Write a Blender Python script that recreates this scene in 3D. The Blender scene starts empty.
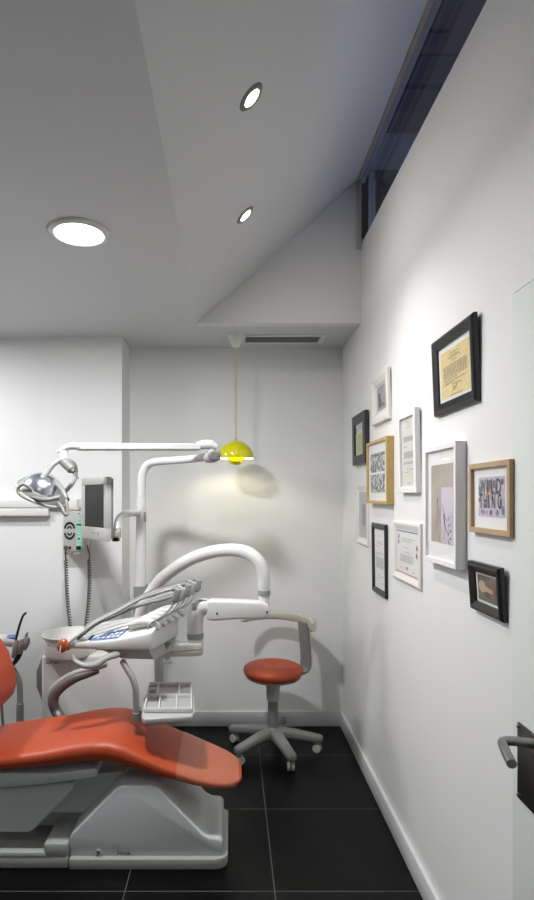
import bpy, bmesh, math, random
from mathutils import Vector, Matrix
random.seed(4)
S = bpy.context.scene
COL = S.collection

# ---------------------------------------------------------------- camera, world, lights, exposure
F = 567.0; CX = 231.0; CY = 497.0; EYE = 1.58
cd = bpy.data.cameras.new('camera'); cam = bpy.data.objects.new('camera', cd); COL.objects.link(cam)
cam.location = (0, 0, EYE); cam.rotation_euler = (math.pi/2, 0, 0)
cd.sensor_fit = 'VERTICAL'; cd.sensor_height = 36; cd.lens = 36*F/900
cd.shift_x = (267-CX)/900; cd.shift_y = (CY-450)/900; cd.clip_start = .02
S.camera = cam
S.view_settings.view_transform = 'Standard'; S.view_settings.look = 'None'
S.view_settings.gamma = 1; S.view_settings.use_curve_mapping = False
S.view_settings.exposure = 0.02
w = bpy.data.worlds.new('dusk'); S.world = w; w.use_nodes = True
w.node_tree.nodes['Background'].inputs[0].default_value = (.25, .27, .35, 1)
w.node_tree.nodes['Background'].inputs[1].default_value = .35

def lamp(name, kind, loc, energy, color=(1, 1, 1), target=None, **kw):
    l = bpy.data.lights.new(name, kind); l.energy = energy; l.color = color
    for k, v in kw.items(): setattr(l, k, v)
    o = bpy.data.objects.new(name, l); COL.objects.link(o); o.location = loc
    if target is not None:
        o.rotation_euler = (Vector(target)-Vector(loc)).to_track_quat('-Z', 'Y').to_euler()
    return o
COOL = (.985, .985, 1); WARM = (1, .92, .89)
lamp('downlight_and_fill', 'AREA', (-.59, 2.204, 2.585), 34, COOL, shape='DISK', size=.19)
lamp('downlight_and_fill', 'AREA', (-.75, .55, 2.585), 3, COOL, shape='DISK', size=.19)  # assumed lamp behind the camera, added as fill, no fixture built
lamp('downlight_and_fill', 'AREA', (-2.05, 2.75, 2.585), 27, COOL, shape='DISK', size=.19)  # added fill lamp without a fixture, brightens the far left wall
lamp('spot_glow', 'SPOT', (.075, 2.541, 2.815), 27, WARM, (.72, 2.25, 1.55), spot_size=math.radians(88), spot_blend=1, shadow_soft_size=.03)
lamp('spot_glow', 'SPOT', (.075, 1.792, 2.815), 4, WARM, (.30, 1.75, 0), spot_size=math.radians(88), spot_blend=1, shadow_soft_size=.03)
lamp('spot_spill', 'AREA', (.071, 2.541, 2.832), 2.9, WARM, (.737, 2.541, 2.085), shape='DISK', size=.05)
lamp('spot_spill', 'AREA', (.071, 1.792, 2.832), .6, WARM, (.737, 1.792, 2.085), shape='DISK', size=.05)
lamp('dusk_daylight', 'AREA', (2.3, 2.6, 3.3), 7, (.70, .77, 1), (.7, 2.4, 3.35), shape='RECTANGLE', size=3.5, size_y=.6)

# ---------------------------------------------------------------- helpers
def at(px, py, Y):
    return Vector(((px-CX)/F*Y, Y, EYE-(py-CY)/F*Y))
def lin(c):
    return tuple((x/255/12.92 if x/255 <= .04045 else ((x/255+.055)/1.055)**2.4) for x in c)
def mat(name, rgb, rough=.5, metal=0., noise=.0, nscale=20, bump=0., emit=None, estr=1., coat=0., spec=.5, alpha=1., trans=0.):
    m = bpy.data.materials.new(name); m.use_nodes = True
    nt = m.node_tree; b = nt.nodes['Principled BSDF']; c = lin(rgb)
    b.inputs['Base Color'].default_value = (*c, 1); b.inputs['Roughness'].default_value = rough
    b.inputs['Metallic'].default_value = metal; b.inputs['Coat Weight'].default_value = coat
    b.inputs['Specular IOR Level'].default_value = spec; b.inputs['Alpha'].default_value = alpha
    b.inputs['Transmission Weight'].default_value = trans
    if emit: b.inputs['Emission Color'].default_value = (*emit, 1); b.inputs['Emission Strength'].default_value = estr
    if noise or bump:
        tc = nt.nodes.new('ShaderNodeTexCoord'); n = nt.nodes.new('ShaderNodeTexNoise')
        n.inputs['Scale'].default_value = nscale; n.inputs['Detail'].default_value = 5
        nt.links.new(tc.outputs['Object'], n.inputs['Vector'])
        if noise:
            r = nt.nodes.new('ShaderNodeMapRange'); r.inputs[3].default_value = 1-noise; r.inputs[4].default_value = 1+noise
            nt.links.new(n.outputs['Fac'], r.inputs[0])
            mx = nt.nodes.new('ShaderNodeVectorMath'); mx.operation = 'SCALE'; mx.inputs[0].default_value = c
            nt.links.new(r.outputs[0], mx.inputs['Scale']); nt.links.new(mx.outputs[0], b.inputs['Base Color'])
        if bump:
            bp = nt.nodes.new('ShaderNodeBump'); bp.inputs['Strength'].default_value = bump; bp.inputs['Distance'].default_value = .002
            nt.links.new(n.outputs['Fac'], bp.inputs['Height']); nt.links.new(bp.outputs[0], b.inputs['Normal'])
    return m
class Mesh:
    def __init__(s): s.v = []; s.f = []
    def add(s, vs, fs):
        k = len(s.v); s.v += [tuple(q) for q in vs]; s.f += [tuple(i+k for i in f) for f in fs]; return s
    def take(s, bm):
        bm.verts.index_update(); s.add([q.co for q in bm.verts], [[q.index for q in f.verts] for f in bm.faces]); bm.free(); return s
    def _bev(s, bm, bev, seg, ang=20):
        bmesh.ops.recalc_face_normals(bm, faces=bm.faces)
        if bev > 0:
            es = [e for e in bm.edges if len(e.link_faces) == 2 and e.calc_face_angle() > math.radians(ang)]
            bmesh.ops.bevel(bm, geom=es, offset=bev, segments=seg, affect='EDGES', profile=.5, clamp_overlap=True)
        return s.take(bm)
    def box(s, c, d, bev=0, rot=None, seg=2):
        bm = bmesh.new(); bmesh.ops.create_cube(bm, size=1)
        bmesh.ops.scale(bm, vec=Vector(d), verts=bm.verts)
        if rot is not None: bmesh.ops.rotate(bm, cent=(0, 0, 0), matrix=rot.to_3x3(), verts=bm.verts)
        bmesh.ops.translate(bm, vec=Vector(c), verts=bm.verts)
        return s._bev(bm, bev, seg)
    def b2(s, a, b, bev=0, seg=2):
        a = Vector(a); b = Vector(b); return s.box((a+b)/2, [abs(x) for x in (b-a)], bev, None, seg)
    def prism(s, pts, ax, a, b, bev=0, seg=2):       # pts 2d; ax 0: (y,z) along x; 1: (x,z) along y; 2: (x,y) along z
        def P3(p, t): return {0: (t, p[0], p[1]), 1: (p[0], t, p[1]), 2: (p[0], p[1], t)}[ax]
        bm = bmesh.new(); A = [bm.verts.new(P3(p, a)) for p in pts]; B = [bm.verts.new(P3(p, b)) for p in pts]
        bm.faces.new(A); bm.faces.new(B[::-1]); n = len(pts)
        for i in range(n): bm.faces.new((A[i], A[(i+1) % n], B[(i+1) % n], B[i]))
        return s._bev(bm, bev, seg)
    def poly(s, pts): return s.add(pts, [tuple(range(len(pts)))])
    def loft(s, rings, cap=True, closed=True):
        n = len(rings[0]); vs = [p for r in rings for p in r]; fs = []
        for i in range(len(rings)-1):
            for j in range(n if closed else n-1):
                a = i*n+j; b = i*n+(j+1) % n; fs.append((a, b, b+n, a+n))
        if cap: fs.append(tuple(range(n))[::-1]); fs.append(tuple(range((len(rings)-1)*n, len(rings)*n)))
        return s.add(vs, fs)
    def lathe(s, prof, c=(0, 0, 0), ax=(0, 0, 1), n=40, cap=True, sx=1, sy=1):
        q = Vector(ax).normalized().to_track_quat('Z', 'Y').to_matrix(); c = Vector(c)
        rings = [[c+q@Vector((max(r, 1e-4)*math.cos(2*math.pi*k/n)*sx, max(r, 1e-4)*math.sin(2*math.pi*k/n)*sy, z)) for k in range(n)] for r, z in prof]
        return s.loft(rings, cap)
    def cyl(s, a, b, r, r2=None, n=24, bev=0):
        a = Vector(a); b = Vector(b); L = (b-a).length; r2 = r if r2 is None else r2
        pr = [(r-bev, 0), (r, bev), (r2, L-bev), (r2-bev, L)] if bev else [(r, 0), (r2, L)]
        return s.lathe(pr, a, b-a, n)
    def tube(s, pts, r, n=14, sub=6, flat=1., up=(0, 0, 1), round_=True):
        pts = [Vector(p) for p in pts]; R = r if isinstance(r, (list, tuple)) else [r]*len(pts)
        Q = []; RR = []
        for i in range(len(pts)-1):
            p0 = pts[max(i-1, 0)]; p1 = pts[i]; p2 = pts[i+1]; p3 = pts[min(i+2, len(pts)-1)]
            for k in range(sub):
                t = k/sub
                Q.append(.5*((2*p1)+(p2-p0)*t+(2*p0-5*p1+4*p2-p3)*t*t+(-p0+3*p1-3*p2+p3)*t**3)); RR.append(R[i]+(R[i+1]-R[i])*t)
        Q.append(pts[-1]); RR.append(R[-1]); up = Vector(up)
        T = [(Q[min(i+1, len(Q)-1)]-Q[max(i-1, 0)]).normalized() for i in range(len(Q))]
        if round_:
            Q = [Q[0]-T[0]*RR[0]*.35]+Q+[Q[-1]+T[-1]*RR[-1]*.35]; T = [T[0]]+T+[T[-1]]; RR = [RR[0]*.55]+RR+[RR[-1]*.55]
        nrm = up-T[0]*up.dot(T[0])
        if nrm.length < .05: nrm = Vector((1, .1, 0))-T[0]*Vector((1, .1, 0)).dot(T[0])
        nrm.normalize(); rings = []
        for q, t, rr in zip(Q, T, RR):
            nrm = (nrm-t*nrm.dot(t)).normalized(); bi = t.cross(nrm)
            rings.append([q+(nrm*math.cos(2*math.pi*k/n)*flat+bi*math.sin(2*math.pi*k/n))*rr for k in range(n)])
        return s.loft(rings)
    def text(s, txt, size, M4, bold=False, align='CENTER'):
        cu = bpy.data.curves.new('t', 'FONT'); cu.body = txt; cu.size = size; cu.align_x = align; cu.align_y = 'CENTER'
        cu.resolution_u = 3
        if bold: cu.offset = size*.02
        o = bpy.data.objects.new('t', cu); COL.objects.link(o)
        me = bpy.data.meshes.new_from_object(o.evaluated_get(bpy.context.evaluated_depsgraph_get()))
        s.add([M4@v.co for v in me.vertices], [tuple(p.vertices) for p in me.polygons])
        bpy.data.objects.remove(o); bpy.data.curves.remove(cu); bpy.data.meshes.remove(me); return s
def root_of(o):
    while o.parent: o = o.parent
    return o
def obj(name, M_, m, parent=None, label=None, cat=None, group=None, kind=None, local=False, smooth=38):
    me = bpy.data.meshes.new(name); off = Vector((0, 0, 0))
    if not local:
        if parent is not None: off = root_of(parent).location.copy()
        elif kind != 'structure':
            xs, ys, zs = zip(*M_.v); off = Vector(((min(xs)+max(xs))/2, (min(ys)+max(ys))/2, min(zs)))
    me.from_pydata([tuple(Vector(v)-off) for v in M_.v], [], M_.f); me.update()
    bm = bmesh.new(); bm.from_mesh(me); bmesh.ops.recalc_face_normals(bm, faces=bm.faces)
    for f in bm.faces: f.smooth = True
    for e in bm.edges:
        if len(e.link_faces) == 2 and e.calc_face_angle(0) > math.radians(smooth): e.smooth = False
    bm.to_mesh(me); bm.free(); me.materials.append(m)
    o = bpy.data.objects.new(name, me); COL.objects.link(o)
    if parent is not None: o.parent = parent
    elif not local and kind != 'structure': o.location = off
    tag(o, label, cat, group, kind); return o
def tag(o, label=None, cat=None, group=None, kind=None):
    for k, v in (('label', label), ('category', cat), ('group', group), ('kind', kind)):
        if v: o[k] = v
def thing(name, label, cat, loc, group=None):
    o = bpy.data.objects.new(name, None); COL.objects.link(o); o.location = loc; o.empty_display_size = .05
    tag(o, label, cat, group); return o
def dup(root, loc, label):
    r = root.copy(); COL.objects.link(r); r.location = loc; r['label'] = label
    for ch in list(root.children):
        c = ch.copy(); COL.objects.link(c); c.parent = r
        for g in list(ch.children):
            d = g.copy(); COL.objects.link(d); d.parent = c
    return r
R = math.radians
V = Vector

# ---------------------------------------------------------------- materials
m_wall = mat('wall_paint', (226, 227, 226), .55, bump=.06, nscale=180)
m_ceil = mat('ceiling_paint', (206, 208, 210), .42, bump=.03, nscale=90)
m_skirt = mat('skirting_gloss', (212, 214, 214), .32, noise=.02, nscale=8)
m_door = mat('door_paint', (214, 219, 214), .6, noise=.015, nscale=4)
m_white = mat('white_plastic', (222, 222, 219), .28, noise=.015, nscale=14)
m_whitem = mat('white_enamel', (218, 219, 218), .22, noise=.01, nscale=10)
m_light = mat('light_grey_plastic', (176, 177, 173), .38, noise=.02, nscale=14)
m_grey = mat('grey_plastic', (126, 127, 124), .42, noise=.03, nscale=20)
m_mid = mat('mid_grey_rubber', (112, 112, 108), .5, noise=.03, nscale=30)
m_dark = mat('dark_rubber', (26, 26, 26), .5, noise=.04, nscale=30)
m_black = mat('black_plastic', (18, 18, 19), .35, noise=.05, nscale=20)
m_beige = mat('beige_plastic', (184, 182, 170), .42, noise=.02, nscale=16)
m_bgrey = mat('base_cover_white', (205, 210, 210), .3, noise=.015, nscale=8)
m_plinth = mat('plinth_grey', (172, 175, 170), .45, noise=.03, nscale=12)
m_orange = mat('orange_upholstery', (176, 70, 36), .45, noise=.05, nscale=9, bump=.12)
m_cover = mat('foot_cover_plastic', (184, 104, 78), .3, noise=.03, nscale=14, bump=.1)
m_amber = mat('amber_plastic', (150, 70, 26), .2, noise=.05, nscale=30)
m_blue = mat('keypad_blue', (104, 130, 188), .35, noise=.02, nscale=30)
m_lg2 = mat('soft_grey_plastic', (150, 151, 147), .4, noise=.02, nscale=14)
m_taupe = mat('taupe_rubber', (92, 86, 84), .4, noise=.03, nscale=18)
m_steel = mat('brushed_steel', (150, 150, 146), .32, 1, noise=.05, nscale=60)
m_dsteel = mat('dark_steel_plate', (105, 107, 104), .38, 1, noise=.08, nscale=12)
m_mirror = mat('reflector_silver', (214, 220, 230), .24, 1, noise=.02, nscale=8)
m_chrome = mat('chrome', (200, 200, 205), .12, 1, noise=.01, nscale=20)
m_yel = mat('yellow_enamel', (206, 200, 0), .12, noise=.01, nscale=10, coat=.6)
m_ywhite = mat('shade_inner_white', (244, 242, 225), .4, noise=.01, nscale=10)
m_cord = mat('yellow_cord', (196, 186, 110), .7, noise=.08, nscale=200)
m_oak = mat('oak_wood', (178, 152, 116), .5, noise=.12, nscale=30, bump=.1)
m_oak2 = mat('golden_oak_wood', (186, 158, 96), .45, noise=.12, nscale=30, bump=.1)
m_fwhite = mat('frame_white', (232, 232, 232), .35, noise=.01, nscale=10)
m_fcream = mat('frame_cream', (222, 219, 212), .4, noise=.02, nscale=20)
m_fblack = mat('frame_black', (22, 22, 24), .3, noise=.1, nscale=30)
m_fchar = mat('frame_charcoal', (44, 44, 46), .38, noise=.08, nscale=30)
m_matb = mat('mat_board', (232, 232, 230), .8, noise=.01, nscale=60)
m_paper = mat('paper_white', (226, 227, 224), .8, noise=.01, nscale=40)
m_paperg = mat('paper_ivory', (214, 215, 205), .8, noise=.01, nscale=40)
m_ink = mat('ink', (70, 72, 76), .8, noise=.1, nscale=90)
m_inkl = mat('ink_pale', (140, 142, 148), .8, noise=.1, nscale=90)
m_mint = mat('mint_panel', (150, 208, 182), .5, noise=.02, nscale=40)
m_screen = mat('screen_black', (30, 30, 32), .4, spec=.25, noise=.03, nscale=10)
m_emit = mat('lit_diffuser', (255, 255, 255), .5, emit=(.94, 1, 1), estr=14)
m_emitw = mat('lit_spot', (255, 255, 255), .5, emit=(1, .93, .84), estr=16)
m_bulb = mat('lit_bulb', (255, 250, 220), .5, emit=(1, .95, .72), estr=9)
m_pinkm = mat('vent_dark', (176, 178, 178), .6, noise=.03, nscale=30)
m_out = mat('concrete_beyond', (92, 86, 84), .8, noise=.12, nscale=3)
m_out2 = mat('slate_panel_beyond', (60, 66, 82), .6, noise=.1, nscale=4)
m_outw = mat('render_beyond', (160, 168, 190), .8, noise=.06, nscale=4)

def glass(name, tint=(1, 1, 1), ior=1.5):
    m = bpy.data.materials.new(name); m.use_nodes = True; nt = m.node_tree; nt.nodes.clear()
    o = nt.nodes.new('ShaderNodeOutputMaterial'); mx = nt.nodes.new('ShaderNodeMixShader')
    t = nt.nodes.new('ShaderNodeBsdfTransparent'); g = nt.nodes.new('ShaderNodeBsdfGlossy'); f = nt.nodes.new('ShaderNodeFresnel')
    t.inputs[0].default_value = (*tint, 1); g.inputs['Roughness'].default_value = .015; gm = nt.nodes.new('ShaderNodeNewGeometry'); e1 = nt.nodes.new('ShaderNodeMath'); e1.operation = 'MULTIPLY_ADD'
    e1.inputs[1].default_value = -2; e1.inputs[2].default_value = 1; pw = nt.nodes.new('ShaderNodeMath'); pw.operation = 'POWER'; pw.inputs[0].default_value = ior
    nt.links.new(gm.outputs['Backfacing'], e1.inputs[0]); nt.links.new(e1.outputs[0], pw.inputs[1]); nt.links.new(pw.outputs[0], f.inputs[0])
    nt.links.new(f.outputs[0], mx.inputs[0]); nt.links.new(t.outputs[0], mx.inputs[1]); nt.links.new(g.outputs[0], mx.inputs[2])
    nt.links.new(mx.outputs[0], o.inputs[0]); return m
m_glass = glass('frame_glass'); m_wglass = glass('window_glass', (.85, .86, .89))
m_lens = glass('lamp_lens', (.86, .88, .88), 1.6)

def floor_mat():
    m = mat('black_porcelain_tile', (9, 9, 9), .33, spec=.16); nt = m.node_tree; b = nt.nodes['Principled BSDF']
    tc = nt.nodes.new('ShaderNodeTexCoord'); mp = nt.nodes.new('ShaderNodeMapping'); br = nt.nodes.new('ShaderNodeTexBrick')
    mp.inputs['Location'].default_value = (-.175+6, -2.272+6, 0)
    br.offset = 0; br.inputs['Scale'].default_value = 1; br.inputs['Brick Width'].default_value = .6; br.inputs['Row Height'].default_value = .6
    br.inputs['Mortar Size'].default_value = .0022; br.inputs['Mortar Smooth'].default_value = .2
    br.inputs['Color1'].default_value = (*lin((5, 5, 5)), 1); br.inputs['Color2'].default_value = (*lin((8, 8, 8)), 1)
    br.inputs['Mortar'].default_value = (*lin((84, 86, 84)), 1)
    n = nt.nodes.new('ShaderNodeTexNoise'); n.inputs['Scale'].default_value = 6; n.inputs['Detail'].default_value = 8
    r = nt.nodes.new('ShaderNodeMapRange'); r.inputs[3].default_value = .26; r.inputs[4].default_value = .46
    nt.links.new(tc.outputs['Object'], mp.inputs[0]); nt.links.new(mp.outputs[0], br.inputs['Vector'])
    nt.links.new(tc.outputs['Object'], n.inputs['Vector']); nt.links.new(n.outputs['Fac'], r.inputs[0])
    nt.links.new(r.outputs[0], b.inputs['Roughness']); nt.links.new(br.outputs['Color'], b.inputs['Base Color'])
    return m
def speckle(name, c1, c2, scale, kind='noise', lo=.45, hi=.55):
    m = mat(name, c1, .8); nt = m.node_tree; b = nt.nodes['Principled BSDF']
    tc = nt.nodes.new('ShaderNodeTexCoord'); n = nt.nodes.new('ShaderNodeTexNoise' if kind == 'noise' else 'ShaderNodeTexVoronoi')
    n.inputs['Scale'].default_value = scale
    if kind == 'noise': n.inputs['Detail'].default_value = 6
    cr = nt.nodes.new('ShaderNodeValToRGB'); cr.color_ramp.elements[0].position = lo; cr.color_ramp.elements[1].position = hi
    cr.color_ramp.elements[0].color = (*lin(c1), 1); cr.color_ramp.elements[1].color = (*lin(c2), 1)
    nt.links.new(tc.outputs['Object'], n.inputs['Vector']); nt.links.new(n.outputs[0], cr.inputs[0]); nt.links.new(cr.outputs[0], b.inputs['Base Color'])
    return m

# ---------------------------------------------------------------- the room
XL, YB, YN = -2.9, 3.92, -1.4         # left wall, back wall, wall behind the camera
XR, ZC = .77, 2.61
m_floor = floor_mat()
obj('floor', Mesh().b2((XL-.1, YN-.1, -.12), (XR+.12, YB+.12, 0)), m_floor, kind='structure')
obj('wall_back', Mesh().b2((XL-.1, YB, 0), (XR+.12, YB+.12, 3.0)), m_wall, kind='structure')
pil = Mesh().b2((-1.16, 3.639, 0), (-.70, YB, ZC)); pil.b2((XL, 3.66, 0), (-1.16, YB, ZC))
obj('wall_pilaster', pil, m_wall, kind='structure')
obj('wall_left', Mesh().b2((XL-.12, YN, 0), (XL, YB, ZC+.1)), m_wall, kind='structure')
obj('wall_front', Mesh().b2((XL-.1, YN-.12, 0), (XR+.12, YN, 3.6)), m_wall, kind='structure')
ZW = 3.075
obj('wall_right', Mesh().prism([(YN, 0), (.55, 0), (.55, 2.135), (1.543, 2.135), (1.543, 0), (YB, 0), (YB, 3.0), (3.358, 3.0), (3.358, ZW), (YN, ZW)], 0, XR, XR+.12), m_wall, kind='structure')
cm = Mesh().prism([(XL, YN), (-.2, YN), (-.2, 3.42), (XR, 3.42), (XR, YB), (XL, YB)], 2, ZC, ZC+.1)
cm.prism([(-.2, ZC), (.752, 3.457), (.752, 3.56), (-.2, ZC+.11)], 1, YN, 3.358)
obj('ceiling', cm, m_ceil, kind='structure')
obj('wall_bulkhead', Mesh().prism([(-.2, ZC), (XR, ZC), (XR, 3.47), (.752, 3.457)], 1, 3.358, 3.42), m_wall, kind='structure')
obj('trim_lintel', Mesh().b2((.752, YN, 3.462), (.80, 3.40, 3.62)), m_outw, kind='structure')
bb = Mesh().b2((XL, 3.903 , 0), (XR, YB, .102), .003)
obj('baseboard_back', bb, m_skirt, kind='structure')
obj('baseboard_right', Mesh().b2((.752, 1.56, 0), (XR, YB-.017, .102), .004), m_skirt, kind='structure')
obj('baseboard_pilaster', Mesh().b2((XL, 3.624, 0), (-.70, 3.639, .102), .003).b2((-.70, 3.624, 0), (-.686, 3.903, .102), .003), m_skirt, kind='structure')
# high window over the right wall
win = thing('window_1', None, None, (XR, 1, ZW)); win['kind'] = 'structure'
wf = Mesh().b2((.742, YN, 3.445), (.764, 3.352, 3.464), .002).b2((.742, 3.335, 3.045), (.768, 3.356, 3.455), .002)
obj('window_frame', wf, m_beige, win)
obj('window_post', Mesh().b2((.80, 3.27, ZW), (.83, 3.30, 3.462)), m_outw, win)
obj('pane', Mesh().poly([(.812, YN, ZW), (.812, 3.34, ZW), (.812, 3.34, 3.462), (.812, YN, 3.462)]), m_wglass, win)
# what lies beyond the high window: a taller neighbouring space
o2 = Mesh().b2((.9, -1.0, 4.30), (2.4, 4.24, 4.4))
obj('ceiling_beyond', o2, m_out, kind='structure')
t2 = Mesh().b2((1.0, 3.48, 4.285), (1.8, 3.72, 4.30)).b2((1.0, 3.74, 4.27), (1.8, 3.95, 4.30))
t2.b2((1.15, 3.30, 4.28), (1.28, 3.40, 4.30))
obj('trim_beyond', t2, m_out2, kind='structure')
wb = Mesh().b2((.77, 5.2, 2.9), (2.6, 5.3, 6.2)).b2((2.5, -1.2, 2.8), (2.6, 5.2, 4.3))
obj('wall_beyond', wb, m_outw, kind='structure')
obj('window_beyond', Mesh().b2((1.05, 5.15, 3.95), (1.7, 5.2, 4.55)), m_out, kind='structure')

# door standing in the right wall, lever handle
door = obj('door_1', Mesh().b2((.764, .56, .01), (.80, 1.54, 2.13), .003), m_door, kind='structure')
pl = obj('handle_plate', Mesh().b2((.758, 1.28, .785), (.7645, 1.503, .985), .002), m_dsteel, door)
hd = Mesh().cyl((.75, 1.405, .968), (.758, 1.405, .968), .026, bev=.002)
hd.tube([(.757, 1.405, .968), (.70, 1.408, .974), (.672, 1.400, .975), (.662, 1.375, .974), (.652, 1.34, .972), (.644, 1.30, .968)], .0115, n=20, round_=False)
obj('door_handle', hd, m_steel, door)
for y, z in ((1.494, .975), (1.494, .795)): obj('screw', Mesh().cyl((.754, y, z), (.7585, y, z), .004, n=12), m_steel, pl)

# ---------------------------------------------------------------- lights as fixtures
dl = thing('ceiling_downlight', 'large round white downlight recessed in the flat ceiling, much the biggest ceiling light', 'ceiling light', (-.59, 2.204, ZC))
obj('trim_ring', Mesh().lathe([(.094, -.001), (.094, -.012), (.100, -.014), (.114, -.008), (.117, -.001)], dl.location, n=56), m_white, dl)
obj('diffuser', Mesh().lathe([(.001, -.008), (.08, -.009), (.094, -.004), (.094, -.001)], dl.location, n=48), m_emit, dl)
nS = V((.847, 0, -.952)).normalized()      # sloped ceiling, facing down into the room
def spot_parts(root):
    c = V((0, 0, 0))
    ring = obj('trim_ring', Mesh().lathe([(.030, .002), (.030, .006), (.040, .007), (.048, .001), (.048, .0)], c, nS, 40), m_grey, root, local=True)
    obj('spot_lamp', Mesh().lathe([(.001, .006), (.026, .006), (.030, .003)], c, nS, 32), m_emitw, root, local=True)
sp = thing('ceiling_spotlight', 'upper small recessed spotlight on the sloped ceiling, with a grey rim', 'spotlight', (.063, 1.792, 2.844), 'small spotlights on the sloped ceiling')
spot_parts(sp)
dup(sp, (.0627, 2.541, 2.844), 'lower small recessed spotlight on the sloped ceiling, above the yellow pendant')

# pendant lamp
px_, py_ = .031, 3.60
pen = thing('pendant_lamp', 'yellow domed pendant lamp hanging by a cord from the ceiling', 'pendant lamp', (px_, py_, 1.775))
zr = 1.826
obj('ceiling_canopy', Mesh().lathe([(.052, 2.61), (.050, 2.595), (.040, 2.565), (.022, 2.535), (.008, 2.528)], (px_, py_, 0), n=32), m_white, pen)
obj('cord', Mesh().cyl((px_, py_, 1.945), (px_, py_, 2.53), .0045, n=12), m_cord, pen)
prof = [(.114*math.cos(a), zr+.112*math.sin(a)) for a in [math.pi/2*k/14 for k in range(14)]]+[(.006, zr+.1125)]
outer = obj('upper_shade', Mesh().lathe(prof+[(.004, zr+.110)]+[(p[0]-.002, p[1]-.002) for p in prof[::-1][1:]], (px_, py_, 0), n=56, cap=False), m_yel, pen)
obj('shade_lining', Mesh().lathe([(p[0]-.0035, p[1]+.0005-.003*(p[1]-zr)/.11) for p in prof[:-1]], (px_, py_, 0), n=56, cap=False), m_ywhite, pen)
zl = 1.836
lp = [(.058*math.cos(a), zl-.056*math.sin(a)) for a in [math.pi/2*k/12 for k in range(13)]]
obj('lower_shade', Mesh().lathe(lp+[(p[0]*.95, p[1]+.003) for p in lp[::-1]], (px_, py_, 0), n=48, cap=False), m_yel, pen)
obj('shade_stem', Mesh().cyl((px_, py_, zr+.108), (px_, py_, zr+.128), .006, n=14), m_chrome, pen)
obj('bulb', Mesh().lathe([(.001, -.022), (.014, -.018), (.022, 0), (.016, .018), (.008, .028), (.008, .05)], (px_, py_, zl+.006), n=20), m_bulb, pen)
lamp('pendant_glow', 'POINT', (px_, py_, zl+.035), 7.0, (1, .95, .74), shadow_soft_size=.03)

# air vent
vn = thing('ceiling_vent', 'long white air vent set in the lowered ceiling beside the pendant canopy', 'vent', (.345, 3.70, ZC))
obj('frame', Mesh().b2((.062, 3.595, 2.602), (.605, 3.622, ZC), .002).b2((.062, 3.765, 2.602), (.605, 3.792, ZC), .002).b2((.062, 3.622, 2.602), (.095, 3.765, ZC), .002).b2((.572, 3.622, 2.602), (.605, 3.765, ZC), .002), m_white, vn)
sl = Mesh()
for k in range(6): sl.box((.334, 3.636+k*.0235, 2.606), (.478, .016, .002), 0, Matrix.Rotation(R(25), 3, 'X'))
obj('slats', sl, m_light, vn)
obj('backing', Mesh().b2((.095, 3.622, 2.6085), (.572, 3.765, ZC)), m_pinkm, vn)

# wall trunking, small box, outlet
tr = thing('wall_trunking', 'white horizontal trunking ledge along the wall at far left', 'trunking', (-1.9, 3.63, 1.44))
obj('upper_channel', Mesh().b2((XL, 3.60, 1.512), (-1.045, 3.659, 1.562), .004).b2((-1.159, 3.60, 1.512), (-1.045, 3.6385, 1.562), .004), m_white, tr)
obj('fascia', Mesh().b2((XL, 3.605, 1.459), (-1.162, 3.658, 1.511), .006), m_white, tr)
sb = thing('junction_box', 'small white box on the wall on top of the square device', 'wall box', tuple(at(73, 509, 3.6)))
obj('body', Mesh().b2(at(67.5, 508.5, 3.56), V((at(77, 499, 3.56).x, 3.638, at(77, 499, 3.56).z)), .004), m_white, sb)
obj('lid', Mesh().b2(V((at(67, 510, 3.56).x, 3.553, at(67, 510.5, 3.56).z)), V((at(78, 509, 3.56).x, 3.638, at(78, 508, 3.56).z)), .002), m_beige, sb)
ou = thing('power_outlet', 'white double power socket low on the wall behind the delivery arm', 'power outlet', (-.455, YB, .43))
obj('plate', Mesh().b2((-.535, YB-.008, .435), (-.405, YB, .507), .004), m_white, ou)
for x in (-.44, -.50):
    oo = Mesh().lathe([(.02, .0), (.02, .002), (.017, .002), (.016, -.003)], (x, YB-.0085, .471), (0, -1, 0), 24)
    obj('socket', oo, m_light, ou)
for x in (-.44, -.50):
    for d in (-.007, .007): obj('pin_hole', Mesh().cyl((x+d, YB-.0125, .471), (x+d, YB-.0095, .471), .003, n=10), m_dark, ou)

# ---------------------------------------------------------------- electrosurgery device on the pilaster
ex0 = at(63, 553, 3.54).x; ex1 = at(84.5, 553, 3.54).x; ez1 = at(63, 511, 3.54).z; ez0 = at(63, 555, 3.54).z
dv = thing('wall_device', 'square grey medical device with round grille and mint panel on the wall', 'medical device', ((ex0+ex1)/2, 3.6, ez0))
obj('housing', Mesh().b2((ex0, 3.545, ez0), (ex1+.012, 3.637, ez1), .006), m_beige, dv)
obj('front_panel', Mesh().b2((ex0+.006, 3.538, ez0+.025), (ex1-.002, 3.547, ez1-.006), .002), m_light, dv)
def dx(px): return (px-CX)/F*3.537
def dz(py): return EYE-(py-CY)/F*3.537
obj('mint_strip', Mesh().b2((dx(76.6), 3.5365, dz(548)), (dx(82.2), 3.539, dz(518.5)), 0), m_mint, dv)
gr = Mesh()
gcx, gcz = dx(69.6), dz(530.8)
for (r0, r1) in ((.024, .036), (.009, .017)):
    for sg in (1, -1):
        n = 14; ring = []
        for k in range(n+1):
            a = R(8)+R(164)*k/n
            ring.append((r0*1.0*math.cos(a), sg*(r0*1.35*math.sin(a)+.008), r1*math.cos(a), sg*(r1*1.35*math.sin(a)+.008)))
        vs = []; fs = []
        for k, (a, b, c, d) in enumerate(ring):
            vs += [(gcx+a, 3.5365, gcz+b), (gcx+c, 3.5365, gcz+d)]
            if k: fs.append((2*k-2, 2*k-1, 2*k+1, 2*k))
        gr.add(vs, fs)
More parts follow.
